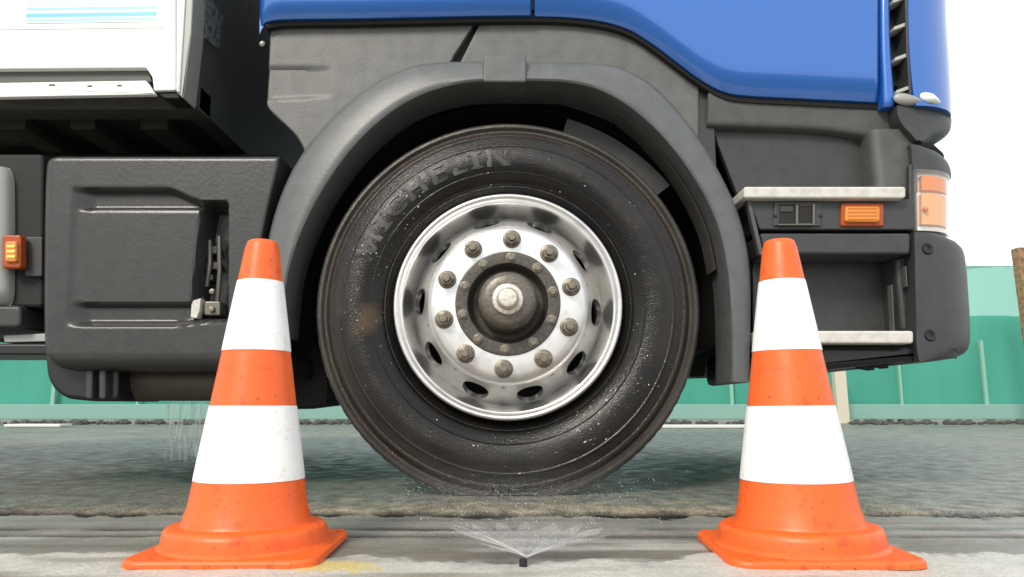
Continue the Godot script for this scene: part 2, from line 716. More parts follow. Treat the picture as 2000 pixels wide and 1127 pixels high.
func apron_edge(x: float) -> float:             # the chipped far edge of the pale concrete
	return 1.235 - 0.07 * exp(-pow((x - 0.05) / 0.35, 2.0)) + 0.05 * n_low.get_noise_2d(x * 4.0, 31.0) + 0.03 * n_mid.get_noise_2d(x * 3.0, 3.0)

func ground_at(x: float, d: float) -> Array:    # [height, colour]
	var fine := n_fine.get_noise_2d(x * 100.0, d * 100.0)
	var mid := n_mid.get_noise_2d(x * 3.0, d * 3.0)
	var low := n_low.get_noise_2d(x, d)
	var streak := n_streak.get_noise_2d(x * 0.7, d * 14.0) * clampf(3.5 - d, 0.25, 1.0) + 0.9 * n_streak.get_noise_2d(x * 0.12, d * 2.2) * clampf(d - 2.4, 0.0, 1.0)
	var h := 0.0
	var c: Color
	var j := joint(x)
	if d > j:
		# asphalt: bare tan stone in front of the wheel, a wet dark film farther on
		var tan_ := clampf(1.0 - (d - j) / 0.26 + 0.5 * mid, 0.0, 1.0) * clampf(1.15 - absf(x - 0.05) * 0.55 + 0.5 * low, 0.0, 1.0)
		c = Color(0.235, 0.235, 0.2).lerp(Color(0.36, 0.31, 0.215), tan_)
		var brown := clampf(0.5 + 1.3 * low - x * 0.45 - absf(d - 2.2) * 0.5, 0.0, 1.0) * clampf(-x - 0.2, 0.0, 1.0)
		c = c.lerp(Color(0.15, 0.125, 0.095), brown * 0.7)
		c *= 1.0 + 0.45 * n_fine.get_noise_2d(x * 38.0, d * 30.0 + 40.0) + 0.35 * fine * clampf(2.6 - d, 0.2, 1.0) + 0.22 * mid + 0.12 * streak
		h = 0.0016 * fine * clampf(3.0 - d, 0.0, 1.0) * (0.4 + tan_) + 0.003 * low
	else:
		c = Color(0.26, 0.243, 0.208)
		var e := apron_edge(x)
		var brown := clampf((1.40 - d) / 0.16, 0.0, 1.0) * clampf((d - e) * 30.0, 0.0, 1.0)
		c = c.lerp(Color(0.2, 0.176, 0.14), brown * (0.7 + 0.5 * mid))
		c *= 1.0 + 0.12 * streak + 0.2 * mid + 0.14 * fine
		h = 0.0012 * mid + 0.0005 * fine
		var w := clampf((e - d) * 40.0 + 0.9 * mid + 0.5 * fine, 0.0, 1.0)
		c = c.lerp(Color(0.56, 0.54, 0.48) * (1.0 + 0.14 * mid + 0.12 * fine + 0.1 * low), w)
		# brown run-off stains and scraped pale streaks on the pale part
		var stain := clampf(1.6 * n_low.get_noise_2d(x * 2.2 + 20.0, d * 9.0) + 1.2 * n_streak.get_noise_2d(x * 0.5 + 9.0, d * 5.0) - 0.12, 0.0, 1.0)
		c = c.lerp(Color(0.24, 0.21, 0.16), w * stain * 0.9)
		var pale := clampf(2.2 * n_streak.get_noise_2d(x * 0.6 + 3.0, d * 6.0 + 5.0) - 0.35 + 0.5 * mid, 0.0, 1.0)
		c = c.lerp(Color(0.46, 0.445, 0.4), (1.0 - w) * pale * clampf((1.5 - d) * 5.0, 0.0, 1.0))
		# wet and dirty round the nozzle, and what is left of a yellow paint mark
		var nz := Vector2((x - 0.02) / 0.17, (d - 1.2) / 0.09).length() + 0.5 * mid
		c = c.lerp(c * 0.62, clampf(1.3 - nz, 0.0, 1.0))
		var ym := Vector2((x + 0.262) / 0.06, (d - 1.115) / 0.04).length() + 0.7 * mid + 0.4 * fine
		c = c.lerp(Color(0.66, 0.52, 0.17), 0.85 * clampf((1.05 - ym) * 5.0, 0.0, 1.0))
		# long dark streaks left by tyres
		var tyre_mark := clampf(2.4 * n_streak.get_noise_2d(x * 0.2 + 40.0, d * 8.0 + 3.0) - 0.45, 0.0, 1.0) * (1.0 - w)
		c = c.lerp(Color(0.07, 0.065, 0.055), 0.5 * tyre_mark)
		h += 0.004 * w
		# thin joint in the slab
		var s := absf(d - 1.405 - 0.006 * n_low.get_noise_2d(x * 5.0, 77.0) + 0.006 * x)
		var k := clampf(1.4 - s / 0.02, 0.0, 1.0) * clampf(1.15 + 1.5 * n_low.get_noise_2d(x * 4.0, 50.0), 0.0, 1.0)
		c = c.lerp(Color(0.04, 0.037, 0.03), k)
		h -= 0.007 * k
		var s2 := absf(d - 1.475 - 0.01 * n_low.get_noise_2d(x * 3.0, 97.0))
		var k2 := clampf(1.2 - s2 / 0.024, 0.0, 1.0) * clampf(1.8 * n_low.get_noise_2d(x * 3.0, 150.0) + 0.5, 0.0, 1.0)
		c = c.lerp(Color(0.05, 0.047, 0.04), k2 * 0.9)
		h -= 0.003 * k2
	var width := 0.026 + 0.036 * clampf(0.3 + n_mid.get_noise_2d(x * 5.0, 70.0) + n_low.get_noise_2d(x * 2.0, 40.0), 0.0, 1.0)
	var k3 := clampf(1.4 - absf(d - j) / width * (1.0 + 0.5 * mid + 0.3 * fine), 0.0, 1.0)
	c = c.lerp(Color(0.016, 0.015, 0.013), k3)
	h -= 0.009 * k3
	c.a = 1.0
	return [h, c]

func ground_sheet(called: String, ds: PackedFloat32Array, xs: PackedFloat32Array, m: Material) -> void:
	var nx := xs.size()
	var nd := ds.size()
	var pos := PackedVector3Array()
	var nor := PackedVector3Array()
	var col := PackedColorArray()
	for d in ds:
		for x in xs:
			var g := ground_at(x, d)
			pos.append(Vector3(x, g[0], -d))
			col.append(g[1])
	nor.resize(pos.size())
	for i in nd:
		for j in nx:
			var a := pos[i * nx + maxi(j - 1, 0)]
			var b := pos[i * nx + mini(j + 1, nx - 1)]
			var c := pos[maxi(i - 1, 0) * nx + j]
			var e := pos[mini(i + 1, nd - 1) * nx + j]
			var n := (b - a).cross(e - c)
			nor[i * nx + j] = n.normalized() if n.y > 0 else -n.normalized()
	var idx := PackedInt32Array()
	for i in nd - 1:
		for j in nx - 1:
			var k := i * nx + j
			idx.append_array([k, k + nx, k + nx + 1, k, k + nx + 1, k + 1])
	var arr := []
	arr.resize(Mesh.ARRAY_MAX)
	arr[Mesh.ARRAY_VERTEX] = pos
	arr[Mesh.ARRAY_NORMAL] = nor
	arr[Mesh.ARRAY_COLOR] = col
	arr[Mesh.ARRAY_INDEX] = idx
	var am := ArrayMesh.new()
	am.add_surface_from_arrays(Mesh.PRIMITIVE_TRIANGLES, arr)
	struct(obj(called, am, m))

func build_ground() -> void:
	n_fine.seed = 1; n_fine.frequency = 0.45; n_fine.fractal_octaves = 2
	n_mid.seed = 2; n_mid.frequency = 2.2; n_mid.fractal_octaves = 4
	n_low.seed = 3; n_low.frequency = 0.9; n_low.fractal_octaves = 3
	n_streak.seed = 4; n_streak.frequency = 1.6; n_streak.fractal_octaves = 4
	var xs := PackedFloat32Array()
	var x := 0.0
	var right := PackedFloat32Array()
	while x < 11.0:
		right.append(x)
		x += 0.007 + 0.02 * clampf((x - 1.35) / 0.6, 0.0, 1.0) + maxf(0.0, x - 2.0) * 0.06
	for i in range(right.size() - 1, 0, -1):
		xs.append(-right[i])
	xs.append_array(right)
	var near := PackedFloat32Array()
	var d := 0.55
	while d < 1.66:
		near.append(d)
		d += 0.02 if d < 0.98 else 0.0055
	near.append(1.66)
	ground_sheet("concrete_slab", near, xs, M.concrete)
	var far := PackedFloat32Array([1.66])
	d = 1.6655
	while d < 10.6:
		far.append(d)
		d += 0.0055 + maxf(0.0, d - 1.75) * 0.02
	far.append(10.6)
	ground_sheet("asphalt_road", far, xs, M.asphalt)
	var base := Sh.new()
	base.box(Vector3(0, -0.08, 0), Vector3(900, 0.1, 900), 0.01)
	struct(obj("ground", base, M.soil))

# ------------------------------------------------------------------ the fence
func build_fence() -> void:
	var d := 10.2
	var f := thing("construction_fence", "long green mesh fence on thin posts behind the truck", "fence", Vector3(0, 0, -d))
	var top := 2.16
	var step := 1.15
	var x0 := -17.7
	for k in 31:
		var xa := x0 + k * step
		var s := Sh.new()
		var r := []
		for i in 9:
			var row := PackedVector3Array()
			for j in 13:
				var u := j / 12.0
				var v := i / 8.0
				var y := 0.2 + v * (top - 0.2 - 0.02 * sin(u * PI))
				row.append(Vector3(xa + u * step, y, 0.05 * sin(u * PI) * sin(v * 5.0 + k) + 0.012 * sin(u * TAU * 5.0 + v * 2.0) * sin(u * PI) + 0.01 * sin(u * TAU * 3.0)))
			r.append(row)
		s.rows(r)
		s.orient_to(0, Vector3(0, 0, 1))
		obj("mesh_panel", s, M.mesh_fabric, f)
		var low := Sh.new()
		var r2 := []
		for i in 7:
			var row := PackedVector3Array()
			for j in 13:
				var u := j / 12.0
				var hgt := 1.48 + 0.012 * n_low.get_noise_2d((xa + u * step) * 1.5, 3.0)
				row.append(Vector3(xa + u * step, lerpf(0.2, hgt, i / 6.0), -0.16 + 0.025 * sin(u * TAU) + 0.02 * sin(u * TAU * 4.0 + i * 0.6)))
			r2.append(row)
		low.rows(r2)
		low.orient_to(0, Vector3(0, 0, 1))
		obj("lower_mesh_layer", low, M.mesh_fabric_low, f)
		var p := Sh.new()
		p.box(Vector3(xa - 0.02, 0.62, 0.07), Vector3(0.045 + 0.012 * sin(k * 2.1), 1.1 + 0.12 * sin(k * 1.7), 0.05), 0.006)
		obj("post", p, M.thin_post, f)
	var wire := Sh.new()
	wire.box(Vector3(0.1, top, 0.02), Vector3(35.6, 0.02, 0.02), 0.004)
	obj("top_wire", wire, M.thin_post, f)
	var kb := Sh.new()
	kb.box(Vector3(0.1, 0.15, 0.13), Vector3(35.8, 0.2, 0.14), 0.01)
	obj("kerb_board", kb, M.kerb, f)
	# the two loose posts
	var a := at(1636, 815, 9.9)
	var s1 := Sh.new()
	s1.box(Vector3(0, 0.4, 0), Vector3(0.15, 0.8, 0.1), 0.008)
	var o1 := obj("cream_post", s1, M.cream_post)
	o1.position = Vector3(a.x, 0, -9.75)
	o1.rotation_degrees.z = 1.0
	tag(o1, "short pale cream post in front of the green fence beside the right cone", "post")
	var b := at(1995, 500, 9.2)
	var s2 := Sh.new()
	s2.box(Vector3(0, 1.1, 0), Vector3(0.13, 2.22, 0.13), 0.01)
	var o2 := obj("wooden_post", s2, M.wood)
	o2.position = Vector3(b.x + 0.03, 0, -9.2)
	o2.rotation_degrees.z = 1.2
	tag(o2, "tall brown wooden post standing before the fence at the right edge", "post")
	# rubble along the foot of the fence
	var mm := MultiMesh.new()
	mm.transform_format = MultiMesh.TRANSFORM_3D
	var rock := Sh.new()
	rock.lathe([Vector2(0.0, -0.8), Vector2(0.7, -0.5), Vector2(1.0, 0.1), Vector2(0.6, 0.7), Vector2(0.0, 0.85)], 7)
	mm.mesh = rock.mesh()
	mm.instance_count = 900
	for i in 900:
		var s := 0.02 + 0.05 * pow(rng.randf(), 2.0)
		var bs := Basis.from_euler(Vector3(rng.randf() * 6, rng.randf() * 6, rng.randf() * 6)).scaled(Vector3(s, s * 0.8, s))
		mm.set_instance_transform(i, Transform3D(bs, Vector3(rng.randf_range(-8, 8), 0.015, -rng.randf_range(9.2, 10.05))))
	var ru := MultiMeshInstance3D.new()
	ru.name = "rubble"
	ru.multimesh = mm
	ru.material_override = M.rubble
	ru.set_meta("kind", "stuff")
	tag(ru, "dark rubble strewn along the foot of the green fence", "rubble")
	add_child(ru)
	# flat pale kerb stones let into the road
	for e in [[1290, 1460, 836], [20, 170, 834]]:
		var p0 := on_ground(e[0], e[2])
		var p1 := on_ground(e[1], e[2] - 2)
		var s := Sh.new()
		s.box(Vector3((p0.x + p1.x) / 2, 0.018, p0.z), Vector3(p1.x - p0.x, 0.03, 0.22), 0.006)
		struct(obj("kerb_stone", s, M.pale_line))

# ------------------------------------------------------------------ the truck
func build_truck() -> void:
	truck = thing("truck", "blue cab truck with grey wheel arch and polished steel front wheel", "truck", Vector3.ZERO)
	build_cab()
	build_arch()
	build_steps()
	build_storage()
	build_load_body()
	build_wheel()

func part(called: String, sh: Sh, m: String, parent: Node = truck, paint = null) -> MeshInstance3D:
	return obj(called, sh, M[m], parent, paint)

func build_cab() -> void:
	# door
	var edge := [[1042, 35], [1110, 37], [1180, 46], [1230, 62], [1275, 90], [1325, 128], [1370, 161], [1410, 182], [1450, 190], [1560, 196], [1716, 204]]
	var s := Sh.new()
	panel(s, [[1042, -420], [1716, -420]], edge, 1043, 1716, 90, 40, 1.985, 0.05, func(px, py, a, b, c, e): return 0.036 * pow(clampf(1.0 - b / 0.075, 0.0, 1.0), 1.3) + roll(b, 0.008) + roll(c, 0.006) + roll(e, 0.012), true, true)
	part("door", s, "blue_paint")
	# panel behind the door
	s = Sh.new()
	panel(s, [[506, -420], [1039, -420]], [[506, 70], [512, 55], [524, 46], [560, 42], [700, 40], [940, 35], [1039, 34]], 507, 1038, 60, 30, 1.985, 0.05, func(px, py, a, b, c, e): return 0.032 * pow(clampf(1.0 - b / 0.06, 0.0, 1.0), 1.3) + roll(b, 0.008) + roll(c, 0.045) + roll(e, 0.006), true, true)
	part("rear_side_panel", s, "blue_paint")
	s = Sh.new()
	var shadow_upper := []
	var shadow_lower := []
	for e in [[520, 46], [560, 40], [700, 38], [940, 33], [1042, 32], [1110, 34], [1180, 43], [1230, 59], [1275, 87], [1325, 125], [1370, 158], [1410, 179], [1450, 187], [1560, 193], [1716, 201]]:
		shadow_upper.append([e[0], e[1]])
		shadow_lower.append([e[0], e[1] + (10.0 if e[0] < 1400 else 12.0)])
	ribbon(s, shadow_upper, shadow_lower, 120, [[0.0, 2.07], [0.0, 2.03], [0.5, 2.025], [1.0, 2.03], [1.0, 2.07]], 2.03)
	part("painted_edge_shadow", s, "black")  # black strip added as the shadow line below the blue panels
	# pillar strip next to the air slot
	s = Sh.new()
	panel(s, [[-420, 1722], [60, 1722], [206, 1728]], [[-420, 1738], [60, 1742], [206, 1752]], -420, 206, 30, 10, 1.99, 0.06, func(px, py, a, b, c, e): return roll(a, 0.012) + roll(b, 0.014) + roll(e, 0.01) * 0.8)
	part("door_pillar", s, "blue_paint")
	# dark slot with its vanes
	s = Sh.new()
	plate(s, [[1738, -420], [1790, -420], [1796, 215], [1748, 215]], 2.06, 2.3)
	part("air_slot", s, "dark_panel")
	s = Sh.new()
	plate(s, [[1767, -420], [1772, -420], [1773, 0], [1776, 100], [1782, 184], [1777, 184], [1771, 100], [1768, 0]], 1.98, 2.1, 0.002, 0.002)
	part("slot_wall", s, "dark_panel")
	for y in [-60, -5, 48, 108, 172]:
		s = Sh.new()
		var sx: float = 4.0 * clampf(y / 100.0, 0.0, 2.0)
		plate(s, [[1744 + sx, y + 4], [1774 + sx, y - 7], [1775 + sx, y], [1745 + sx, y + 11]], 1.985, 2.05, 0.002, 0.002)
		part("vane", s, "vane_grey")
	# rounded corner of the cab, and the front of it
	s = Sh.new()
	corner(s, [[-420, 1770, 1838], [0, 1774, 1846], [100, 1777, 1852], [180, 1784, 1856], [206, 1790, 1856]], 1.975, 4.3)
	part("corner_deflector", s, "blue_paint")
	s = Sh.new()
	corner(s, [[206, 1752, 1856], [225, 1754, 1853], [245, 1764, 1838], [262, 1780, 1816], [274, 1790, 1802]], 1.985, 2.6)
	part("deflector_foot", s, "bumper")
	# small clear lamp at the lower end of the deflector, in its bright seat
	for e in [[1778, 192, 0.042, 0.017, "post_grey", "lamp_seat", 1.972], [1824, 189, 0.036, 0.014, "lamp_white", "corner_lamp", 1.968]]:
		s = Sh.new()
		var c := at(e[0], e[1], e[6])
		var rr := []
		for i in 9:
			var row := PackedVector3Array()
			for j in 24:
				var a := TAU * j / 24.0
				var q := sin(i / 8.0 * PI * 0.5)
				row.append(c + Vector3(e[2] * q * cos(a), e[3] * q * sin(a) * (1.0 - 0.35 * cos(a)) - 0.006 * q * cos(a), 0.014 * cos(i / 8.0 * PI * 0.5) - 0.012 - 0.02 * maxf(0.0, q * cos(a)) * (1.0 if e[0] > 1800 else 0.0)))
			rr.append(row)
		s.rows(rr, false, true)
		s.orient_to(0, Vector3(0, 0, 1))
		part(e[5], s, e[4])
	# the rest of the cab: closed box behind the panels
	s = Sh.new()
	plate(s, [[512, -420], [1760, -420], [1760, 170], [1420, 150], [1280, 60], [1180, 20], [512, 20]], 2.04, 4.35, 0.01)
	part("cab_shell", s, "black_gloss")
	# frame and engine block between the wheels
	s = Sh.new()
	s.box(Vector3(-0.5, 0.72, -3.25), Vector3(3.6, 0.36, 0.95), 0.02)
	part("chassis_frame", s, "black")
	# grey strip under the door
	s = Sh.new()
	panel(s, [[1384, 150], [1450, 178], [1560, 184], [1745, 192]], [[1384, 243], [1500, 246], [1600, 250], [1680, 261], [1745, 276]], 1384, 1745, 40, 16, 2.035, 0.05, func(px, py, a, b, c, e): return roll(b, 0.012) + roll(c, 0.004) + roll(e, 0.01) + 0.14 * maxf(0.0, 0.07 - b), true)
	part("lower_door_strip", s, "strip")

func build_arch() -> void:
	# grey panel above the arch, rear half, with its pressed recess
	var s := Sh.new()
	panel(s, [[28, 528], [120, 524], [200, 520], [214, 526], [268, 580], [326, 606]], [[28, 934], [42, 928], [106, 888], [128, 870], [150, 800], [205, 716], [265, 652], [326, 608]], 28, 326, 90, 80, 2.05, 0.03,
		func(px, py, a, b, c, e):
			var k := clampf((650.0 - px) / 10.0, 0.0, 1.0) * clampf((py - 130.0) / 3.0, 0.0, 1.0) * clampf((190.0 + (650.0 - px) * 0.05 - py) / 5.0, 0.0, 1.0)
			return roll(a, 0.007) + roll(b, 0.004) + 0.007 * k * clampf((660.0 - px) / 60.0, 0.0, 1.0))
	part("arch_panel", s, "arch")
	s = Sh.new()
	plate(s, [[948, 22], [1050, 22], [1190, 36], [1270, 74], [1366, 150], [1366, 312], [1322, 262], [1252, 188], [1180, 140], [1000, 132], [896, 126]], 2.05, 2.08, 0.004, 0.006)
	part("arch_panel", s, "arch")
	# dark joint filler
	s = Sh.new()
	plate(s, [[1362, 155], [1392, 160], [1400, 330], [1362, 330]], 2.06, 2.1)
	part("joint_filler", s, "dark_panel")
	s = Sh.new()
	plate(s, [[900, 20], [970, 20], [930, 140], [870, 140]], 2.075, 2.1)
	part("joint_filler", s, "black")
	# the flare round the wheel
	var outer := [[497, 655], [500, 600], [504, 530], [512, 465], [528, 400], [552, 338], [584, 283], [624, 233], [672, 187], [722, 150], [772, 125], [820, 111], [900, 107], [985, 107], [1100, 108], [1190, 112], [1240, 127], [1290, 160], [1340, 214], [1385, 276], [1422, 342], [1450, 404], [1468, 470], [1476, 540], [1476, 640], [1474, 746]]
	var inner := [[552, 655], [556, 600], [564, 540], [580, 482], [604, 425], [634, 370], [672, 314], [718, 262], [772, 217], [832, 185], [900, 166], [960, 161], [1010, 161], [1060, 161], [1110, 164], [1165, 177], [1222, 207], [1280, 256], [1330, 315], [1372, 380], [1402, 448], [1418, 520], [1425, 590], [1427, 650], [1428, 700], [1428, 746]]
	s = Sh.new()
	ribbon(s, outer, inner, 150, [[-0.04, 2.08], [0.0, 2.05], [0.015, 2.02], [0.03, 1.995], [0.07, 1.975], [0.2, 1.96], [0.5, 1.945], [0.8, 1.935], [0.92, 1.934], [0.98, 1.938], [1.0, 1.948], [1.0, 1.99], [0.97, 2.1]], 1.945)
	part("wheel_arch_flare", s, "flare")
	s = Sh.new()
	block(s, 944, 107, 1028, 160, 1.928, 2.02, 0.006, 0.005)
	part("flare_clip", s, "flare")
	# the wheel well
	var cw := Vector3(0, 0.5, 0)
	s = Sh.new()
	var rr := []
	for i in 41:
		var a := deg_to_rad(-8.0 + 196.0 * i / 40.0)
		var row := PackedVector3Array()
		for z in [2.095, 2.25, 2.75]:
			row.append(Vector3(0.64 * cos(a) - 0.01, 0.5 + 0.62 * sin(a), -z))
		rr.append(row)
	for i in range(40, -1, -1):
		var a := deg_to_rad(-8.0 + 196.0 * i / 40.0)
		var row := PackedVector3Array()
		for z in [2.095, 2.25, 2.75]:
			row.append(Vector3(0.66 * cos(a) - 0.01, 0.5 + 0.64 * sin(a), -z))
		rr.append(row)
	s.rows(rr, true)
	s.orient_closed(0)
	part("wheel_well_liner", s, "black")
	s = Sh.new()
	s.prism(fillet(PackedVector2Array([Vector2(-0.72, 0.34), Vector2(0.72, 0.34), Vector2(0.72, 1.3), Vector2(-0.72, 1.3)]), 0.02), -2.82, -2.76, 0.004)
	part("inner_wall", s, "black")
	# splash plate visible above the tyre, with its rivets
	s = Sh.new()
	var wc := at(992, 594, 1.955)
	s.lathe([Vector2(0.538, 0.0), Vector2(0.6, 0.0), Vector2(0.6, 0.012), Vector2(0.538, 0.012), Vector2(0.538, 0.0)], 30, deg_to_rad(38), deg_to_rad(73), Vector3(wc.x, wc.y, -2.1), false)
	part("splash_plate", s, "dark_panel")
	for e in [[1248, 280], [1262, 282], [1322, 345]]:
		s = Sh.new()
		var p := at(e[0], e[1], 2.087)
		s.lathe([Vector2(0, 0.004), Vector2(0.005, 0.002), Vector2(0.006, -0.001), Vector2(0, -0.001)], 10, 0, TAU, p)
		part("rivet", s, "black")
	# hanging edge strips inside the right side of the flare
	for k in 2:
		s = Sh.new()
		var o2 := []
		var i2 := []
		for q in range(16, 22):
			var sh := 6.0 + k * 10.0
			o2.append([inner[q][0] - sh + 3.0, inner[q][1] + 2.0])
			i2.append([inner[q][0] - sh - 0.5, inner[q][1] + 3.5])
		ribbon(s, o2, i2, 50, [[0.0, 2.1], [0.0, 2.02], [0.5, 2.015], [1.0, 2.02], [1.0, 2.1]], 1.99)
		part("flare_edge_strip", s, "underside" if k else "dark_panel")

func build_steps() -> void:
	# recessed side behind the arch
	var s := Sh.new()
	plate(s, [[1384, 235], [1735, 240], [1735, 380], [1440, 380]], 2.08, 2.1)
	part("recessed_side", s, "dark_panel")
	s = Sh.new()
	panel(s, [[250, 1700], [300, 1706], [372, 1712]], [[250, 1790], [300, 1792], [372, 1794]], 252, 372, 10, 20, 2.01, 0.1, func(px, py, a, b, c, e): return roll(a, 0.03) + roll(b, 0.005))
	part("corner_column", s, "strip")
	# lamp housing and corner lamp
	s = Sh.new()
	corner(s, [[282, 1778, 1800], [290, 1780, 1832], [302, 1781, 1849], [318, 1782, 1856], [330, 1784, 1856]], 1.99, 3.2)
	part("lamp_hood", s, "bumper")
	var lamp := node("corner_headlamp", truck)
	s = Sh.new()
	corner(s, [[328, 1790, 1850], [380, 1790, 1853], [450, 1792, 1849]], 2.02, 2.3, 14, 0.0)
	part("reflector_bowl", s, "reflector", lamp)
	for e in [[343, 371, "amber_strong"], [378, 438, "amber_pale"]]:
		s = Sh.new()
		corner(s, [[e[0], 1800, 1848], [e[1], 1800, 1848]], 2.006, 2.14)
		part("indicator_lens", s, e[2], lamp)
	s = Sh.new()
	var bp := at(1808, 408, 1.998)
	s.lathe([Vector2(0, 0.008), Vector2(0.006, 0.005), Vector2(0.008, 0.0), Vector2(0.006, -0.005), Vector2(0, -0.008)], 16, 0, TAU, bp)
	part("bulb", s, "amber", lamp)
	s = Sh.new()
	corner(s, [[330, 1786, 1854], [380, 1786, 1857], [450, 1788, 1853]], 1.988, 2.3)
	part("clear_cover", s, "lens", lamp)
	s = Sh.new()
	block(s, 1776, 320, 1789, 452, 1.992, 2.1, 0.004, 0.004)
	part("lamp_side_frame", s, "dark_panel")
	# upper step
	s = Sh.new()
	block(s, 1453, 364, 1770, 387, 1.955, 2.12, 0.006, 0.006)
	part("step_tread", s, "step_metal")
	# panel below it, with the socket and the side marker
	s = Sh.new()
	plate(s, [[1459, 388], [1786, 388], [1786, 449], [1484, 449], [1474, 420]], 1.985, 2.1, 0.004, 0.005)
	var sp := part("step_panel", s, "bumper")
	s = Sh.new()
	plate(s, [[1458, 389], [1466, 389], [1492, 498], [1484, 498]], 1.978, 2.0, 0.002, 0.002)
	part("panel_edge", s, "strip")
	s = Sh.new()
	block(s, 1512, 393, 1606, 442, 1.98, 2.0, 0.004, 0.003)
	var socket := part("wall_socket", s, "bumper")
	for e in [[1522, 399, 1553, 438, "black"], [1561, 402, 1586, 434, "black"]]:
		s = Sh.new()
		block(s, e[0], e[1], e[2], e[3], 1.9785, 1.99, 0.003, 0.001)
		part("socket_opening", s, e[4], socket)
	s = Sh.new()
	block(s, 1524, 402, 1550, 414, 1.9755, 1.985, 0.002, 0.002)
	part("latch", s, "dark_panel", socket)
	for e in [[1555, 400, 1559, 438], [1588, 398, 1592, 438], [1520, 437, 1592, 440]]:
		s = Sh.new()
		block(s, e[0], e[1], e[2], e[3], 1.973, 1.985, 0.001, 0.0015)
		part("latch_bar", s, "pipe", socket)
	for x in [1512, 1600]:
		s = Sh.new()
		s.lathe([Vector2(0, 0.003), Vector2(0.004, 0.002), Vector2(0.005, -0.001), Vector2(0, -0.001)], 10, 0, TAU, at(x + 3, 422, 1.979))
		part("screw", s, "black", socket)
	var mk := node("side_marker", truck)
	s = Sh.new()
	block(s, 1643, 396, 1727, 442, 1.977, 2.0, 0.006, 0.005)
	part("marker_base", s, "amber_dark", mk)
	s = Sh.new()
	block(s, 1651, 402, 1720, 434, 1.967, 1.985, 0.005, 0.006)
	part("marker_lens", s, "amber", mk)
	for k in 4:
		s = Sh.new()
		block(s, 1656, 405 + k * 7, 1715, 408 + k * 7, 1.9655, 1.972, 0.001, 0.0015)
		part("lens_rib", s, "amber", mk)
	# bar, foot recess and lower step
	s = Sh.new()
	plate(s, [[1484, 455], [1779, 455], [1779, 496], [1494, 496]], 1.98, 2.1, 0.004, 0.007)
	part("step_bar", s, "bumper")
	s = Sh.new()
	block(s, 1470, 440, 1800, 690, 2.12, 2.28, 0.004, 0.004)
	part("step_recess", s, "dark_panel")
	s = Sh.new()
	plate(s, [[1748, 500], [1786, 500], [1790, 650], [1762, 650]], 2.03, 2.26, 0.004, 0.012)
	part("recess_side", s, "dark_panel")
	for e in [[1741, 556, 1746, 652], [1768, 520, 1771, 560]]:
		s = Sh.new()
		plate(s, [[e[0], e[1]], [e[0] + 3, e[1]], [e[2] + 3, e[3]], [e[2], e[3]]], 1.998, 2.02, 0.001, 0.002)
		part("drip_strip", s, "strip")
	s = Sh.new()
	block(s, 1476, 646, 1785, 671, 1.955, 2.24, 0.006, 0.006)
	part("step_tread", s, "step_metal")
	s = Sh.new()
	plate(s, [[1476, 672], [1800, 672], [1884, 690], [1850, 700], [1760, 708], [1700, 714], [1610, 723], [1476, 748]], 1.995, 2.5, 0.006, 0.02)
	part("bumper_underside", s, "black_gloss")
	for k in 7:
		s = Sh.new()
		s.box(at(1680 + k * 9, 716 - k * 1.2, 2.05) + Vector3(0, -0.004 * (k % 3), 0), Vector3(0.014, 0.012, 0.03), 0.002)
		part("clip_foot", s, "black")
	# bumper corner
	s = Sh.new()
	corner(s, [[453, 1786, 1836], [460, 1786, 1862], [472, 1786, 1878], [500, 1787, 1885], [560, 1788, 1890], [630, 1790, 1894], [670, 1790, 1892], [688, 1792, 1880], [700, 1794, 1850], [706, 1796, 1815]], 1.975, 4.2, 18)
	part("bumper_corner", s, "bumper")
	for e in [[1811, 486], [1816, 655]]:
		s = Sh.new()
		s.lathe([Vector2(0.0, 0.002), Vector2(0.006, 0.002), Vector2(0.007, 0.005), Vector2(0.013, 0.006), Vector2(0.016, 0.002), Vector2(0.017, -0.004), Vector2(0, -0.004)], 20, 0, TAU, at(e[0], e[1], 1.978))
		part("screw_cover", s, "black_gloss")
	# dark mass behind steps and bumper
	s = Sh.new()
	plate(s, [[1400, 230], [1800, 260], [1845, 300], [1850, 690], [1476, 700]], 2.28, 4.2, 0.01)
	part("bumper_core", s, "black")

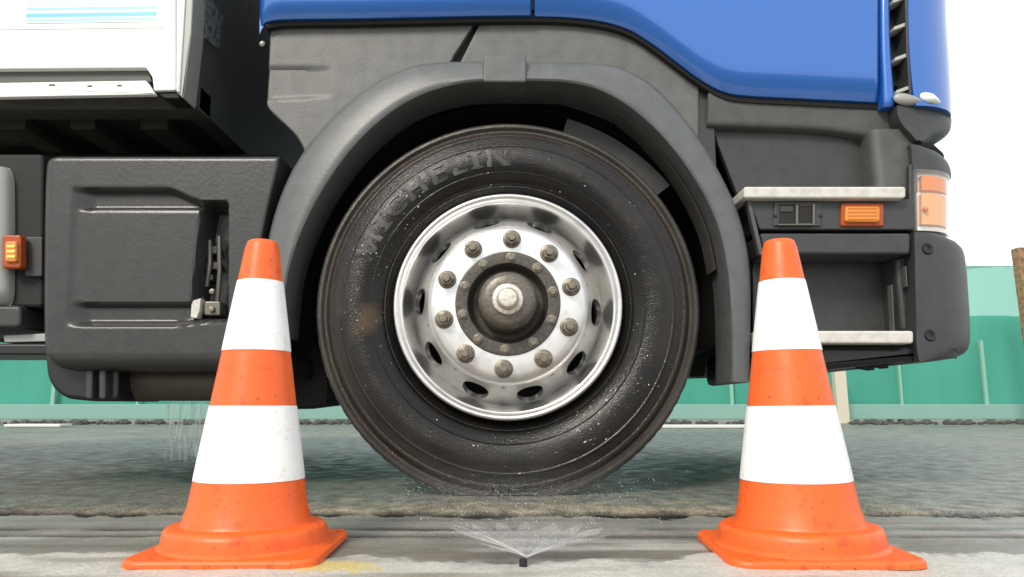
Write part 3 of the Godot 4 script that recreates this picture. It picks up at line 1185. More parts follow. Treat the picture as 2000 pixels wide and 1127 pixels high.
func build_storage() -> void:
	# battery box cover with pressed recess and handle slot
	var s := Sh.new()
	var step := func(t: float, a: float, b: float) -> float: return smoothstep(a, b, t)
	panel(s, [[303, 92], [306, 87], [312, 83], [325, 80], [400, 77], [600, 75], [680, 78], [700, 84], [716, 100], [724, 130]], [[303, 545], [330, 541], [400, 524], [460, 512], [520, 505], [724, 496]], 303, 724, 150, 150, 1.975, 0.12,
		func(px, py, a, b, c, e):
			var back := roll(a, 0.035) + roll(b, 0.008) + roll(c, 0.016) + roll(e, 0.05)
			# tray
			var left := lerpf(140.0, 128.0, (py - 370.0) / 270.0)
			var in_x: float = smoothstep(left - 6.0, left + 42.0, px) * (1.0 - smoothstep(438.0, 447.0, px))
			var top := 367.0 + 26.0 * smoothstep(320.0, 400.0, px)
			var low := 640.0 - 8.0 * smoothstep(330.0, 420.0, px)
			var in_y: float = smoothstep(top - 3.0, top + 9.0, py) * (1.0 - smoothstep(low - 16.0, low, py))
			var tray: float = in_x * in_y
			back += 0.03 * tray
			# proud plate in the tray
			var pr: float = lerpf(395.0, 372.0, (py - 380.0) / 230.0)
			var pt := 398.0 - 14.0 * smoothstep(240.0, 380.0, px) * 0.0
			var pad: float = smoothstep(left + 4.0, left + 40.0, px) * (1.0 - smoothstep(pr - 6.0, pr + 4.0, px)) * smoothstep(pt + 2.0, pt + 14.0, py) * (1.0 - smoothstep(588.0, 600.0, py))
			back -= 0.022 * pad
			# slot behind the plate
			var slot: float = smoothstep(pr, pr + 8.0, px) * (1.0 - smoothstep(438.0, 446.0, px)) * smoothstep(394.0, 404.0, py) * (1.0 - smoothstep(612.0, 622.0, py))
			return back + 0.065 * slot)
	var cover := part("battery_box_cover", s, "storage")
	# pipes and clamps in the slot
	for e in [[410, 470, 404, 560], [428, 462, 424, 600], [392, 560, 388, 615]]:
		s = Sh.new()
		s.tube(PackedVector3Array([at(e[0], e[1], 2.04), at((e[0] + e[2]) / 2.0 + 3, (e[1] + e[3]) / 2.0, 2.03), at(e[2], e[3], 2.04)]), 0.0065)
		part("pipe", s, "pipe", cover)
	for e in [[386, 480, 424, 496], [388, 512, 428, 526], [388, 536, 416, 548]]:
		s = Sh.new()
		block(s, e[0], e[1], e[2], e[3], 2.035, 2.06, 0.003, 0.003)
		part("clamp", s, "dark_panel", cover)
	s = Sh.new()
	plate(s, [[374, 588], [392, 582], [390, 606], [384, 622], [372, 620]], 1.99, 2.02, 0.002, 0.002)
	part("bracket", s, "step_metal", cover)
	s = Sh.new()
	block(s, 398, 588, 430, 616, 2.0, 2.05, 0.003, 0.004)
	part("latch_block", s, "pipe", cover)
	for e in [[415, 605], [416, 570]]:
		s = Sh.new()
		s.lathe([Vector2(0, 0.012), Vector2(0.007, 0.01), Vector2(0.009, 0.0), Vector2(0, 0)], 12, 0, TAU, at(e[0], e[1], 2.0))
		part("bolt", s, "nut_metal", cover)
	# below: bracket and air tank
	s = Sh.new()
	plate(s, [[86, 690], [90, 735], [104, 762], [128, 779], [180, 784], [230, 784], [232, 690]], 2.04, 2.3, 0.01, 0.012)
	part("tank_cradle", s, "black_gloss")
	for x in [166, 192]:
		s = Sh.new()
		block(s, x, 708, x + 14, 780, 2.015, 2.06, 0.004, 0.006)
		part("cradle_strap", s, "dark_panel")
	s = Sh.new()
	var ca := at(228, 745, 2.16)
	var cb := at(432, 745, 2.16)
	s.lathe([Vector2(0.0, -0.01), Vector2(0.03, -0.008), Vector2(0.05, 0.0), Vector2(0.056, 0.02), Vector2(0.056, 0.29), Vector2(0.05, 0.31), Vector2(0.03, 0.32), Vector2(0, 0.32)], 40)
	var tank := part("air_tank", s, "air_tank")
	tank.position = Vector3(ca.x, ca.y, -2.16)
	tank.rotation_degrees.y = 90
	s = Sh.new()
	block(s, 250, 712, 345, 728, 2.085, 2.1, 0.003, 0.003)
	part("tank_label", s, "air_tank")
	s = Sh.new()
	block(s, 230, 690, 560, 735, 2.12, 2.4, 0.004, 0.01)
	part("box_floor", s, "black")
	s = Sh.new()
	plate(s, [[505, 640], [600, 640], [640, 720], [640, 790], [560, 800], [500, 790]], 2.4, 2.7, 0.01)
	part("axle_bracket", s, "black")
	# pale tank behind, cut by the left edge, and its marker lamp
	s = Sh.new()
	panel(s, [[318, -160], [596, -160]], [[318, -4], [326, 3], [345, 8], [560, 8], [580, 5], [596, -2]], 318, 596, 40, 40, 2.0, 0.045, func(px, py, a, b, c, e): return roll(b, 0.04) + roll(c, 0.02) + roll(e, 0.05))
	part("side_tank", s, "tank_white")
	s = Sh.new()
	block(s, -160, 300, 84, 600, 2.046, 2.3, 0.01, 0.01)
	part("tank_back", s, "black")
	s = Sh.new()
	block(s, -160, 596, 40, 640, 2.02, 2.4, 0.01, 0.01)
	part("tank_shelf", s, "dark_panel")
	var mk := node("rear_side_marker", truck)
	s = Sh.new()
	block(s, 3, 458, 40, 524, 1.995, 2.02, 0.005, 0.006)
	part("marker_base", s, "amber_dark", mk)
	s = Sh.new()
	block(s, 8, 470, 32, 512, 1.985, 2.0, 0.005, 0.006)
	part("marker_lens", s, "amber", mk)
	for k in 3:
		s = Sh.new()
		block(s, 12, 478 + k * 10, 29, 484 + k * 10, 1.9825, 1.99, 0.001, 0.002)
		part("lens_rib", s, "painted_glow", mk)  # glow of the marker put into a bright yellow colour, no emission
	s = Sh.new()
	block(s, 48, 462, 82, 540, 2.03, 2.1, 0.003, 0.004)
	part("marker_bracket", s, "bumper")
	s = Sh.new()
	plate(s, [[6, 655], [90, 651], [90, 667], [8, 669]], 2.06, 2.1, 0.002, 0.003)
	part("pale_strip", s, "tank_white")  # plain pale strip above the lower rail
	s = Sh.new()
	block(s, -160, 671, 100, 693, 2.05, 2.3, 0.004, 0.006)
	part("lower_rail", s, "black_gloss")
	s = Sh.new()
	s.prism(fillet(flat([[-160, 300], [545, 300], [640, 480], [640, 640], [-160, 650]], 2.45), 0.02), -4.1, -2.45, 0.004)
	part("frame_rail", s, "black")

func build_load_body() -> void:
	# white side board of the load body
	var s := Sh.new()
	plate(s, [[-220, -420], [343, -420], [344, 176], [300, 177], [297, 150], [285, 132], [-220, 136]], 1.975, 2.04, 0.003, 0.004)
	part("side_board", s, "white_paint")
	s = Sh.new()
	plate(s, [[-220, 130], [290, 128], [296, 160], [-220, 166]], 1.995, 2.04, 0.002, 0.002)
	part("board_groove", s, "rail_groove")
	s = Sh.new()
	plate(s, [[-220, 165], [285, 157], [303, 184], [-220, 194]], 1.968, 1.985, 0.003, 0.003)
	var rail := part("bottom_rail", s, "white_paint")
	s = Sh.new()
	plate(s, [[-220, 60], [320, 53], [320, 55], [-220, 62]], 1.9745, 1.98, 0.0008, 0.0005)
	part("board_seam", s, "post_grey")
	for e in [[95, 164, 12, 3], [170, 166, 9, 3], [228, 165, 9, 3]]:
		s = Sh.new()
		block(s, e[0], e[1], e[0] + e[2], e[1] + e[3], 1.966, 1.972, 0.001, 0.001)
		part("drain_slot", s, "rail_groove", rail)
	s = Sh.new()
	plate(s, [[302, 178], [344, 174], [352, 192], [322, 192]], 1.985, 2.06, 0.003, 0.003)
	part("corner_block", s, "black")
	s = Sh.new()
	plate(s, [[344, -420], [378, -420], [377, 0], [374, 60], [358, 192], [344, 180]], 1.97, 2.05, 0.002, 0.004)
	part("corner_post", s, "post_grey")
	s = Sh.new()
	plate(s, [[345, -420], [362, -420], [361, 0], [350, 180], [344, 178]], 1.964, 1.98, 0.002, 0.003)
	part("post_edge", s, "white_paint")
	# printed notice on the board
	var im := Image.create(256, 64, false, Image.FORMAT_RGB8)
	im.fill(Color(0.82, 0.9, 0.9))
	rng.seed = 12
	for y in range(0, 30, 4):
		var x := 6
		while x < 220:
			var w := rng.randi_range(3, 16)
			im.fill_rect(Rect2i(x, y, w, 2), Color(0.66, 0.72, 0.72))
			x += w + rng.randi_range(2, 5)
	im.fill_rect(Rect2i(0, 34, 256, 5), Color(0.55, 0.82, 0.93))
	im.fill_rect(Rect2i(0, 41, 256, 2), Color(0.78, 0.9, 0.96))
	im.fill_rect(Rect2i(0, 45, 256, 8), Color(0.42, 0.72, 0.9))
	im.fill_rect(Rect2i(0, 56, 256, 5), Color(0.6, 0.84, 0.93))
	var pm := mat("notice_print", Color.WHITE, 0.4)
	pm.albedo_texture = ImageTexture.create_from_image(im)
	var a := at(56, -20, 1.9735)
	var b := at(302, 44, 1.9735)
	var qm := QuadMesh.new()
	qm.size = Vector2(b.x - a.x, a.y - b.y)
	var o := obj("notice_sticker", qm, pm, truck)
	o.position = Vector3((a.x + b.x) / 2, (a.y + b.y) / 2, -1.9735)
	o.rotation_degrees.z = 0.9
	# headboard, floor and cross beams
	var xr := at(372, 100, 2.0).x
	var yb := at(200, 190, 2.0).y
	s = Sh.new()
	s.box(Vector3(xr - 0.03, yb + 0.75, -3.2), Vector3(0.06, 1.5, 2.3), 0.004)
	part("headboard", s, "bulkhead")
	s = Sh.new()
	s.box(Vector3(xr - 1.3, yb + 0.06, -3.2), Vector3(2.5, 0.04, 2.3), 0.004)
	part("load_floor", s, "underside")
	for e in [[225, 0.045, 0.05], [70, 0.04, 0.05], [-80, 0.04, 0.05]]:
		s = Sh.new()
		var bx := at(e[0], 190, 2.0).x
		s.box(Vector3(bx, yb + 0.024, -3.3), Vector3(e[1] * 2, 0.06, 2.14), 0.006)
		part("cross_beam", s, "underside")
	s = Sh.new()
	s.box(Vector3(xr - 1.25, yb + 0.035, -2.12), Vector3(2.5, 0.075, 0.08), 0.004)
	part("edge_rail", s, "underside")
	s = Sh.new()
	s.box(Vector3(xr + 0.05, yb + 0.02, -3.7), Vector3(0.05, 0.05, 1.2), 0.006)
	part("gap_rail", s, "bulkhead")
	# worn sticker on the headboard
	s = Sh.new()
	var pts := []
	for e in [[377, -60], [410, -60], [414, 0], [436, 32], [431, 70], [428, 98], [404, 78], [380, 56]]:
		pts.append(on_side(e[0], e[1], xr + 0.002))
	for i in range(1, pts.size() - 1):
		s.tri(pts[0], pts[i], pts[i + 1])
	var f0 := s.v.size()
	s.orient_to(0, Vector3(1, 0, 0))
	part("worn_sticker", s, "worn_sticker")
	# hose end peeping out behind the cab panel
	s = Sh.new()
	s.lathe([Vector2(0, 0.012), Vector2(0.009, 0.009), Vector2(0.011, 0.0), Vector2(0, 0)], 14, 0, TAU, at(514, 88, 2.1))
	part("hose_coupling", s, "pipe")

# ------------------------------------------------------------------ the wheel
func build_wheel() -> void:
	var c := at(992, 594, 1.955)
	var w := node("front_wheel", truck, c)
	var R := 0.525
	# tyre
	var prof := []
	for e in [[0.300, -0.055], [0.306, -0.044], [0.314, -0.036], [0.322, -0.031], [0.328, -0.026], [0.331, -0.023], [0.334, -0.023], [0.337, -0.025], [0.345, -0.017], [0.36, -0.008], [0.365, -0.0055], [0.3675, -0.0035], [0.370, -0.0045], [0.385, 0.002], [0.405, 0.0045], [0.42, 0.003], [0.432, -0.0005], [0.4395, -0.0035], [0.442, -0.002], [0.445, -0.003], [0.447, -0.0065], [0.458, -0.012], [0.466, -0.0165], [0.470, -0.0155], [0.474, -0.0175], [0.477, -0.023], [0.480, -0.032], [0.485, -0.036], [0.490, -0.0355], [0.4935, -0.031], [0.497, -0.0275], [0.502, -0.0285], [0.507, -0.034], [0.510, -0.042], [0.512, -0.055], [0.513, -0.07], [0.504, -0.073], [0.504, -0.081], [0.514, -0.084], [0.514, -0.12], [0.503, -0.123], [0.503, -0.133], [0.514, -0.136], [0.514, -0.175], [0.503, -0.178], [0.503, -0.188], [0.514, -0.191], [0.514, -0.23], [0.503, -0.233], [0.503, -0.241], [0.512, -0.244], [0.508, -0.285], [0.49, -0.3], [0.45, -0.315], [0.40, -0.318], [0.34, -0.3], [0.300, -0.27]]:
		prof.append(Vector2(e[0], e[1]))
	var s := Sh.new()
	var rows := []
	var seg := 320
	for i in seg:
		var a := TAU * i / seg
		var row := PackedVector3Array()
		for k in prof.size():
			var r: float = prof[k].x
			if r > 0.44:
				r += 0.0125 * (r - 0.44) / 0.074
			var z: float = prof[k].y
			if k >= 33 and k <= 36 and i % 4 == 0:       # small sipes round the shoulder
				r -= 0.0015
			var p := Vector3(r * cos(a), r * sin(a), z)
			var low := -(c.y - 0.003)
			if p.y < low:
				p.z += (low - p.y) * (0.5 if z > -0.15 else -0.5)
				p.y = low
			row.append(p)
		rows.append(row)
	s.rows(rows, true)
	s.orient_closed(0)
	var paint := func(p: Vector3) -> Color:
		var r := Vector2(p.x, p.y).length()
		var a := atan2(p.y, p.x)
		var n := n_mid.get_noise_3d(p.x * 2.5, p.y * 2.5, 4.0)
		var ring := n_low.get_noise_2d(r * 40.0, sin(a) * 0.8 + cos(a))
		var outside := smoothstep(0.385, 0.43, r + 0.012 * n)
		var base := Color(0.007, 0.0064, 0.006).lerp(Color(0.016, 0.0145, 0.0132), outside)
		var dust := clampf(0.2 + 0.8 * n + 0.6 * ring, 0.0, 1.0) * (0.25 + 0.75 * outside)
		base = base.lerp(Color(0.04, 0.033, 0.027), dust * 0.7)
		# ochre mud that stuck to the sidewall at the left
		var mud := clampf(1.0 - (p - Vector3(-0.39, -0.07, 0)).length() / 0.06 + 1.2 * n, 0.0, 1.0)
		base = base.lerp(Color(0.16, 0.105, 0.05), mud * 0.7)
		if r > 0.476 and r < 0.494:
			base = base.lerp(Color(0.035, 0.025, 0.019), 0.8)
		elif r >= 0.494 and p.z > -0.05:
			base = base.lerp(Color(0.06, 0.054, 0.046), 0.7 + 0.4 * n)
		return base
	obj("tyre", s, M.rubber, w, paint, 0.9)
	# raised lettering along the sidewall
	var tm := TextMesh.new()
	var font := SystemFont.new()
	font.font_names = PackedStringArray(["Droid Sans"])
	font.font_weight = 700
	tm.font = font
	tm.font_size = 48
	tm.pixel_size = 0.0016
	tm.depth = 0.004
	tm.curve_step = 1.5
	tm.text = "MICHELIN"
	var box := tm.get_aabb()
	var arr := tm.get_mesh_arrays() if false else tm.surface_get_arrays(0)
	var vs: PackedVector3Array = arr[Mesh.ARRAY_VERTEX]
	var idx: PackedInt32Array = arr[Mesh.ARRAY_INDEX] if arr[Mesh.ARRAY_INDEX] != null else PackedInt32Array(range(vs.size()))
	s = Sh.new()
	var span := deg_to_rad(74.0)
	var start := deg_to_rad(163.0)
	var side_z := func(r: float) -> float:
		for k in range(1, prof.size()):
			if prof[k].x >= r:
				return lerpf(prof[k - 1].y, prof[k].y, (r - prof[k - 1].x) / maxf(0.0001, prof[k].x - prof[k - 1].x))
		return 0.0
	var curl := func(p: Vector3) -> Vector3:
		var u := (p.x - box.position.x) / box.size.x
		var v := (p.y - box.position.y) / box.size.y
		var a := start - u * span
		var r := 0.383 + v * 0.05
		return Vector3(r * cos(a), r * sin(a), side_z.call(r) + p.z + box.size.z * 0.5 - 0.0012)
	for i in range(0, idx.size(), 3):
		s.tri(curl.call(vs[idx[i]]), curl.call(vs[idx[i + 2]]), curl.call(vs[idx[i + 1]]))
	s.orient_closed(0)
	obj("raised_lettering", s, M.letters, w)
	# rim: flange and barrel
	s = Sh.new()
	var rp := []
	for e in [[0.296, -0.06], [0.302, -0.035], [0.3065, -0.02], [0.3075, -0.011], [0.305, -0.006], [0.300, -0.0045], [0.295, -0.007], [0.2915, -0.012], [0.289, -0.015], [0.2865, -0.0145], [0.284, -0.016], [0.281, -0.023], [0.278, -0.034], [0.275, -0.05], [0.272, -0.068], [0.268, -0.09], [0.262, -0.118], [0.258, -0.14], [0.252, -0.2], [0.258, -0.2], [0.285, -0.12]]:
		rp.append(Vector2(e[0], e[1]))
	s.lathe(rp, 160)
	s.orient_closed(0)
	obj("rim", s, M.rim_metal, w, null, 0.6)
	# disc with ten round openings in its sloping skirt
	s = Sh.new()
	var inner_prof := []
	for e in [[0.128, 0.018], [0.142, 0.0185], [0.160, 0.0185], [0.184, 0.0175], [0.197, 0.0145], [0.207, 0.008], [0.215, -0.003], [0.2205, -0.016]]:
		inner_prof.append(Vector2(e[0], e[1]))
	var dp := inner_prof.duplicate()
	s.lathe(dp, 160, 0.0, TAU, Vector3.ZERO, false)
	var from := s.v.size()
	var skirt := [[0.0, 0.2205], [1.0, 0.2635]]
	var on_skirt := func(a: float, t: float) -> Vector3:
		var r := 0.2205 + 0.0465 * t - 0.004 * sin(t * PI)
		var z := -0.016 - 0.098 * t + 0.010 * sin(t * PI)
		return Vector3(r * cos(a), r * sin(a), z)
	var k0 := deg_to_rad(90.0 - 3.5 - 18.0)
	for h in 10:
		var ac := k0 + h * TAU / 10.0
		var n := 48
		var rr := []
		for ring in 8:
			var f := ring / 7.0
			var row := PackedVector3Array()
			for j in n:
				var th := TAU * (j + 0.5) / n
				var dx := cos(th)
				var dy := sin(th)
				var m := maxf(absf(dx), absf(dy))
				var px := dx / m * TAU / 20.0
				var py := 0.5 + dy / m * 0.5
				var ex := dx * 0.155
				var ey := 0.54 + dy * 0.39
				row.append(on_skirt.call(ac + lerpf(ex, px, f * f * 0.5 + f * 0.5), lerpf(ey, py, f * f * 0.5 + f * 0.5)))
			if ring == 0:
				var lip := PackedVector3Array()
				for p in row:
					var o := on_skirt.call(ac, 0.53) as Vector3
					lip.append(p + Vector3(-cos(ac) * 0.012, -sin(ac) * 0.012, -0.008))
				rr.append(lip)
			rr.append(row)
		s.rows(rr, false, true)
	s.orient_to(from, Vector3(0, 0, 1))
	obj("wheel_disc", s, M.disc_metal, w, null, 0.7)
	# brake drum behind the openings
	s = Sh.new()
	s.lathe([Vector2(0, -0.14), Vector2(0.225, -0.14), Vector2(0.235, -0.15), Vector2(0.235, -0.3), Vector2(0, -0.3)], 48)
	obj("brake_drum", s, M.black, w)
	# hub
	s = Sh.new()
	var hp := []
	for e in [[0.0, -0.03], [0.079, -0.03], [0.080, -0.022], [0.094, -0.016], [0.101, -0.002], [0.104, 0.016], [0.107, 0.0235], [0.111, 0.025], [0.134, 0.025], [0.138, 0.0235], [0.1395, 0.019], [0.1395, 0.0], [0.0, -0.05]]:
		hp.append(Vector2(e[0], e[1]))
	s.lathe(hp, 96)
	obj("hub_flange", s, M.hub_metal, w)
	s = Sh.new()
	hp = []
	for e in [[0.079, -0.03], [0.0775, 0.03], [0.0765, 0.06], [0.074, 0.074], [0.068, 0.083], [0.058, 0.088], [0.041, 0.09], [0.0, 0.09], [0.0, -0.03]]:
		hp.append(Vector2(e[0], e[1]))
	s.lathe(hp, 80)
	obj("hub_cap", s, M.cap_metal, w)
	s = Sh.new()
	hp = []
	for e in [[0.0, 0.089], [0.041, 0.089], [0.041, 0.096], [0.038, 0.1], [0.030, 0.102], [0.027, 0.106], [0.026, 0.116], [0.022, 0.1205], [0.012, 0.122], [0.0, 0.122]]:
		hp.append(Vector2(e[0], e[1]))
	s.lathe(hp, 60)
	obj("hub_nose", s, M.nose_metal, w)
	# nuts and bolts
	var nut := Sh.new()
	nut.lathe([Vector2(0, -0.002), Vector2(0.0245, -0.002), Vector2(0.0245, 0.003), Vector2(0.0225, 0.005), Vector2(0.019, 0.0055)], 24, 0, TAU, Vector3.ZERO, false)
	var hexo := PackedVector2Array()
	for i in 6:
		hexo.append(Vector2(0.0205 * cos(i * PI / 3), 0.0205 * sin(i * PI / 3)))
	nut.prism(fillet(hexo, 0.003, 2), 0.004, 0.026, 0.004)
	nut.lathe([Vector2(0.0115, 0.025), Vector2(0.0115, 0.033), Vector2(0.0095, 0.036), Vector2(0, 0.0365)], 16, 0, TAU, Vector3.ZERO, false)
	var nut_mesh := nut.mesh()
	var bolt := Sh.new()
	hexo = PackedVector2Array()
	for i in 6:
		hexo.append(Vector2(0.011 * cos(i * PI / 3), 0.011 * sin(i * PI / 3)))
	bolt.lathe([Vector2(0, 0), Vector2(0.0135, 0), Vector2(0.0135, 0.002), Vector2(0.009, 0.0025)], 16, 0, TAU, Vector3.ZERO, false)
	bolt.prism(fillet(hexo, 0.002, 2), 0.001, 0.0095, 0.002)
	var bolt_mesh := bolt.mesh()
	for i in 10:
		var a := deg_to_rad(90.0 - 3.5 + 36.0 * i)
		var o := obj("lug_nut", nut_mesh, M.nut_metal, w)
		o.position = Vector3(0.1735 * cos(a), 0.1735 * sin(a), 0.018)
		o.rotation.z = a + i * 0.7
		o = obj("hub_bolt", bolt_mesh, M.nut_metal, w)
		o.position = Vector3(0.1225 * cos(a), 0.1225 * sin(a), 0.025)
		o.rotation.z = a + i * 0.4
	# water beads on the sidewall
	var mm := MultiMesh.new()
	mm.transform_format = MultiMesh.TRANSFORM_3D
	var bead := Sh.new()
	bead.lathe([Vector2(0, 1.0), Vector2(0.6, 0.8), Vector2(1.0, 0.1), Vector2(0.9, -0.2), Vector2(0, -0.3)], 8)
	mm.mesh = bead.mesh()
	mm.instance_count = 150
	rng.seed = 31
	for i in 150:
		var a := rng.randf() * TAU
		if i % 3 == 0:
			a = deg_to_rad(rng.randf_range(-62, -20))
		elif i % 3 == 1:
			a = deg_to_rad(rng.randf_range(125, 200))
		var r := rng.randf_range(0.335, 0.46)
		var z: float = side_z.call(r)
		var sz := 0.0006 + 0.0013 * pow(rng.randf(), 3.0)
		var b := Basis(Vector3(0, 0, 1), a).scaled(Vector3(sz, sz, sz * 0.7))
		mm.set_instance_transform(i, Transform3D(b * Basis().scaled(Vector3(1, 1.0 + 1.5 * rng.randf(), 1)), Vector3(r * cos(a), r * sin(a), z)))
	var be := MultiMeshInstance3D.new()
	be.name = "water_beads"
	be.multimesh = mm
	be.material_override = M.glint
	be.set_meta("kind", "stuff")
	w.add_child(be, true)
	# the wheel of the other side
	var far := node("far_wheel", truck, Vector3(c.x, c.y, -4.28))
	s = Sh.new()
	s.lathe([Vector2(0.3, 0.2), Vector2(0.45, 0.22), Vector2(0.505, 0.19), Vector2(0.505, -0.06), Vector2(0.45, -0.09), Vector2(0.3, -0.07)], 64)
	obj("tyre", s, M.black_gloss, far)
	s = Sh.new()
	s.lathe([Vector2(0, 0.1), Vector2(0.3, 0.1), Vector2(0.3, -0.05), Vector2(0, -0.05)], 32)
	obj("rim", s, M.black_gloss, far)
	s = Sh.new()
	s.box(Vector3(c.x, c.y - 0.03, -3.25), Vector3(0.12, 0.12, 1.7), 0.01)
	part("axle", s, "black")

# ------------------------------------------------------------------ the cones
func build_cones() -> void:
	var c := thing("traffic_cone", "orange and white striped cone left of the wheel, before the battery box", "traffic cone", Vector3(-0.428, 0.004, -1.24), "traffic cones on both sides of the wheel")
	var r_at := func(y: float) -> float: return lerpf(0.0985, 0.0265, (y - 0.03) / 0.475)
	# base plate
	var s := Sh.new()
	var o := fillet(PackedVector2Array([Vector2(-0.142, -0.142), Vector2(0.142, -0.142), Vector2(0.142, 0.142), Vector2(-0.142, 0.142)]), 0.04, 8)
	s.prism(o, 0.0, 0.014, 0.005)
	for i in s.v.size():
		var p := s.v[i]
		var e := maxf(absf(p.x), absf(p.y))
		s.v[i] = Vector3(p.x, p.z - 0.004 * clampf((e - 0.11) / 0.03, 0.0, 1.0) * (1.0 if p.z > 0.006 else 0.0), -p.y)
	obj("base_plate", s, M.cone_orange, c)
	# round collar and body in one skin, then the two white sleeves
	var prof := []
	for e in [[0.136, 0.008], [0.132, 0.012], [0.128, 0.0155], [0.127, 0.022], [0.126, 0.032], [0.124, 0.0375], [0.120, 0.041], [0.114, 0.0425], [0.106, 0.0425], [0.1015, 0.044], [0.0985, 0.049], [0.0967, 0.06]]:
		prof.append(Vector2(e[0], e[1]))
	for k in 14:
		var y := lerpf(0.07, 0.494, k / 13.0)
		prof.append(Vector2(r_at.call(y), y))
	for e in [[0.0262, 0.5], [0.0245, 0.5055], [0.021, 0.508], [0.017, 0.5085], [0.0155, 0.505], [0.016, 0.45]]:
		prof.append(Vector2(e[0], e[1]))
	s = Sh.new()
	s.lathe(prof, 96, 0, TAU, Vector3.ZERO, false)
	turn_up(s)
	obj("cone_body", s, M.cone_orange, c)
	for e in [[0.112, 0.229], [0.319, 0.437]]:
		s = Sh.new()
		var p := []
		p.append(Vector2(r_at.call(e[0]) - 0.001, e[0] - 0.0005))
		for k in 9:
			var y := lerpf(e[0], e[1], k / 8.0)
			p.append(Vector2(r_at.call(y) + (0.0012 if k > 0 and k < 8 else 0.0009), y))
		p.append(Vector2(r_at.call(e[1]) - 0.001, e[1] + 0.0005))
		s.lathe(p, 96, 0, TAU, Vector3.ZERO, false)
		turn_up(s)
		obj("reflective_band", s, M.cone_white, c)
	c.rotation_degrees.y = 2.0
	var c2 := c.duplicate()
	c2.name = numbered("traffic_cone", self)
	add_child(c2, true)
	c2.position = Vector3(0.462, 0.004, -1.235)
	c2.rotation_degrees = Vector3(0, -3.0, 0.6)
	tag(c2, "orange and white striped cone right of the wheel, before the cab steps", "traffic cone", "traffic cones on both sides of the wheel")

func turn_up(s: Sh) -> void:                    # from the z axis to the y axis
	for i in s.v.size():
		var p := s.v[i]
		s.v[i] = Vector3(p.x, p.z, -p.y)
	# outward check
	var t := 0.0
	for i in range(0, s.v.size(), 3):
		var n := (s.v[i + 1] - s.v[i]).cross(s.v[i + 2] - s.v[i])
		t += n.dot(Vector3(s.v[i].x, 0, s.v[i].z))
	if t < 0.0:
		s.flip(0)

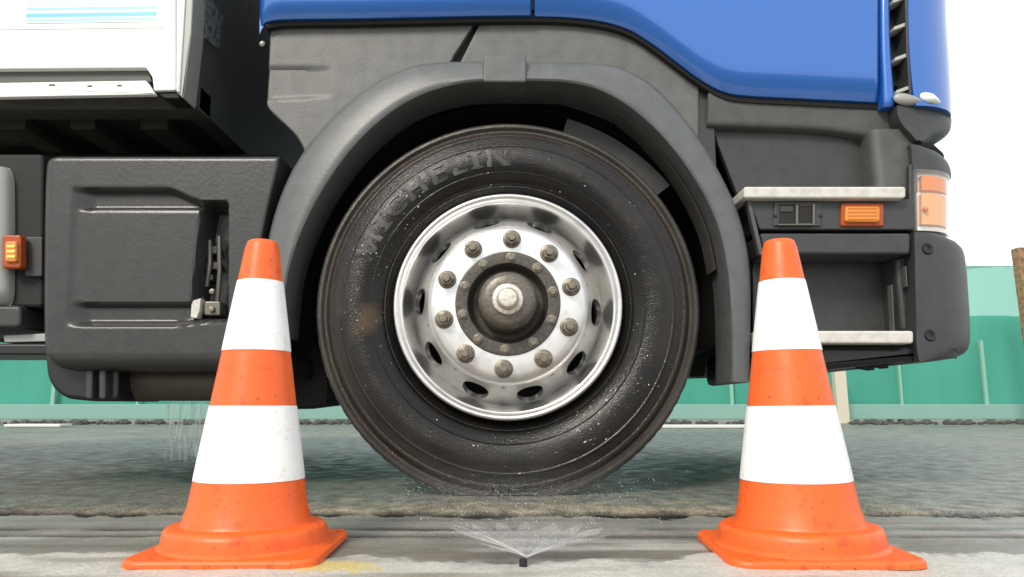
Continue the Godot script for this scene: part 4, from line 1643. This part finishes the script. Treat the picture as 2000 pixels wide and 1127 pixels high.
# ------------------------------------------------------------------ water
func build_water() -> void:
	rng.seed = 77
	# nozzle let into the slab
	var g := on_ground(1022, 1106, 0.004)
	var noz := thing("spray_nozzle", "small black spray nozzle set in the concrete between the cones", "nozzle", g)
	var s := Sh.new()
	s.lathe([Vector2(0.0, 0.011), Vector2(0.005, 0.011), Vector2(0.0056, 0.01), Vector2(0.006, 0.0), Vector2(0, 0)], 20)
	turn_up(s)
	obj("nozzle_head", s, M.black, noz)
	# the fan of water
	var spray := thing("water_spray", "thin fan of water spraying up from the nozzle towards the wheel", "water spray", g + Vector3(0.005, 0.012, -0.004))
	s = Sh.new()
	for i in 22:
		var a := lerpf(-1.02, 1.06, rng.randf())
		if i < 12:
			a = -1.0 + 0.08 * rng.randf() if i % 2 else 1.0 + 0.07 * rng.randf()
		var len := rng.randf_range(0.06, 0.15)
		var lift := rng.randf_range(0.18, 0.4)
		var path := PackedVector3Array()
		for k in 7:
			var t := k / 6.0
			path.append(Vector3(sin(a) * len * t, len * t * lift * (1.0 - 0.35 * t) , -cos(a) * len * t * 0.9) + Vector3(0, 0, 0))
		s.tube(path, 0.0006, 5, 2.6)
	obj("water_jets", s, M.spray, spray).set_meta("kind", "stuff")
	s = Sh.new()
	var rr := []
	for i in 25:
		var a := lerpf(-1.05, 1.08, i / 24.0)
		var row := PackedVector3Array()
		for k in 8:
			var t := k / 7.0
			var l := 0.125 + 0.02 * sin(i * 1.7)
			row.append(Vector3(sin(a) * l * t, l * t * 0.3 * (1.0 - 0.3 * t) + 0.002 * sin(i * 2.3 + k), -cos(a) * l * t * 0.9))
		rr.append(row)
	s.rows(rr)
	s.orient_to(0, Vector3(0, 1, 0))
	obj("water_sheet", s, M.spray_sheet, spray)
	var bead := Sh.new()
	bead.lathe([Vector2(0, 1), Vector2(0.7, 0.7), Vector2(1, 0), Vector2(0.7, -0.7), Vector2(0, -1)], 8)
	var bm := bead.mesh()
	var mm := MultiMesh.new()
	mm.transform_format = MultiMesh.TRANSFORM_3D
	mm.mesh = bm
	mm.instance_count = 1500
	for i in 1500:
		var a := lerpf(-1.1, 1.1, rng.randf())
		var l := 0.03 + 0.22 * pow(rng.randf(), 0.7)
		var sz := 0.00025 + 0.0006 * pow(rng.randf(), 4.0)
		var p := Vector3(sin(a) * l, l * rng.randf_range(0.1, 0.4), -cos(a) * l * 0.9)
		mm.set_instance_transform(i, Transform3D(Basis().scaled(Vector3.ONE * sz), p))
	var o := MultiMeshInstance3D.new()
	o.name = "spray_drops"
	o.multimesh = mm
	o.material_override = M.drop
	o.set_meta("kind", "stuff")
	spray.add_child(o, true)
	# drops thrown up where the tyre meets the road
	var sp := MultiMesh.new()
	sp.transform_format = MultiMesh.TRANSFORM_3D
	sp.mesh = bm
	sp.instance_count = 1200
	for i in 1200:
		var x := rng.randfn(0.0, 0.16)
		var h := absf(rng.randfn(0.0, 0.022))
		var sz := 0.0003 + 0.0005 * pow(rng.randf(), 3.0)
		sp.set_instance_transform(i, Transform3D(Basis().scaled(Vector3(sz * 1.6, sz, sz)), Vector3(x, 0.003 + h, -rng.randf_range(1.9, 1.98))))
	o = MultiMeshInstance3D.new()
	o.name = "tyre_splash"
	o.multimesh = sp
	o.material_override = M.drop
	o.set_meta("kind", "stuff")
	tag(o, "fine splash of drops where the tyre meets the wet road", "splash")
	add_child(o, true)
	# fine mist over the tyre's foot and over the nozzle
	for e in [[Vector3(-0.01, 0.02, -1.93), Vector3(0.95, 0.2, 0.14), 0.4, "tyre_mist", "thin grey mist hanging at the foot of the big tyre"], [Vector3(-0.01, 0.02, -1.93), Vector3(0.74, 0.13, 0.12), 0.5, "tyre_mist", "thin grey mist hanging at the foot of the big tyre"], [Vector3(0.0, 0.015, -1.93), Vector3(0.52, 0.075, 0.1), 0.6, "tyre_mist", "thin grey mist hanging at the foot of the big tyre"], [g + Vector3(0.02, 0.035, -0.07), Vector3(0.24, 0.06, 0.12), 2.0, "nozzle_mist", "small cloud of mist over the spray nozzle"]]:
		var fog := FogVolume.new()
		fog.name = numbered(e[3], self)
		fog.shape = RenderingServer.FOG_VOLUME_SHAPE_ELLIPSOID
		fog.size = e[1]
		fog.position = e[0]
		var fm := FogMaterial.new()
		fm.density = e[2]
		fm.albedo = Color(0.8, 0.8, 0.78)
		fog.material = fm
		fog.set_meta("kind", "stuff")
		tag(fog, e[4], "mist", "layers of mist round the tyre" if e[3] == "tyre_mist" else "")
		add_child(fog, true)
	# water running down behind the left cone
	s = Sh.new()
	for i in 26:
		var x := lerpf(-1.52, -1.24, rng.randf())
		var z := -rng.randf_range(3.1, 3.4)
		var w := rng.randf_range(0.004, 0.014)
		var path := PackedVector3Array()
		for k in 9:
			var t := k / 8.0
			path.append(Vector3(x + 0.008 * sin(t * 5.0 + i), 0.34 * (1.0 - t), z))
		s.tube(path, w, 6, 0.8)
	var cur := obj("falling_water", s, M.water_clear)
	tag(cur, "clear strands of water falling to the road behind the left cone", "water")
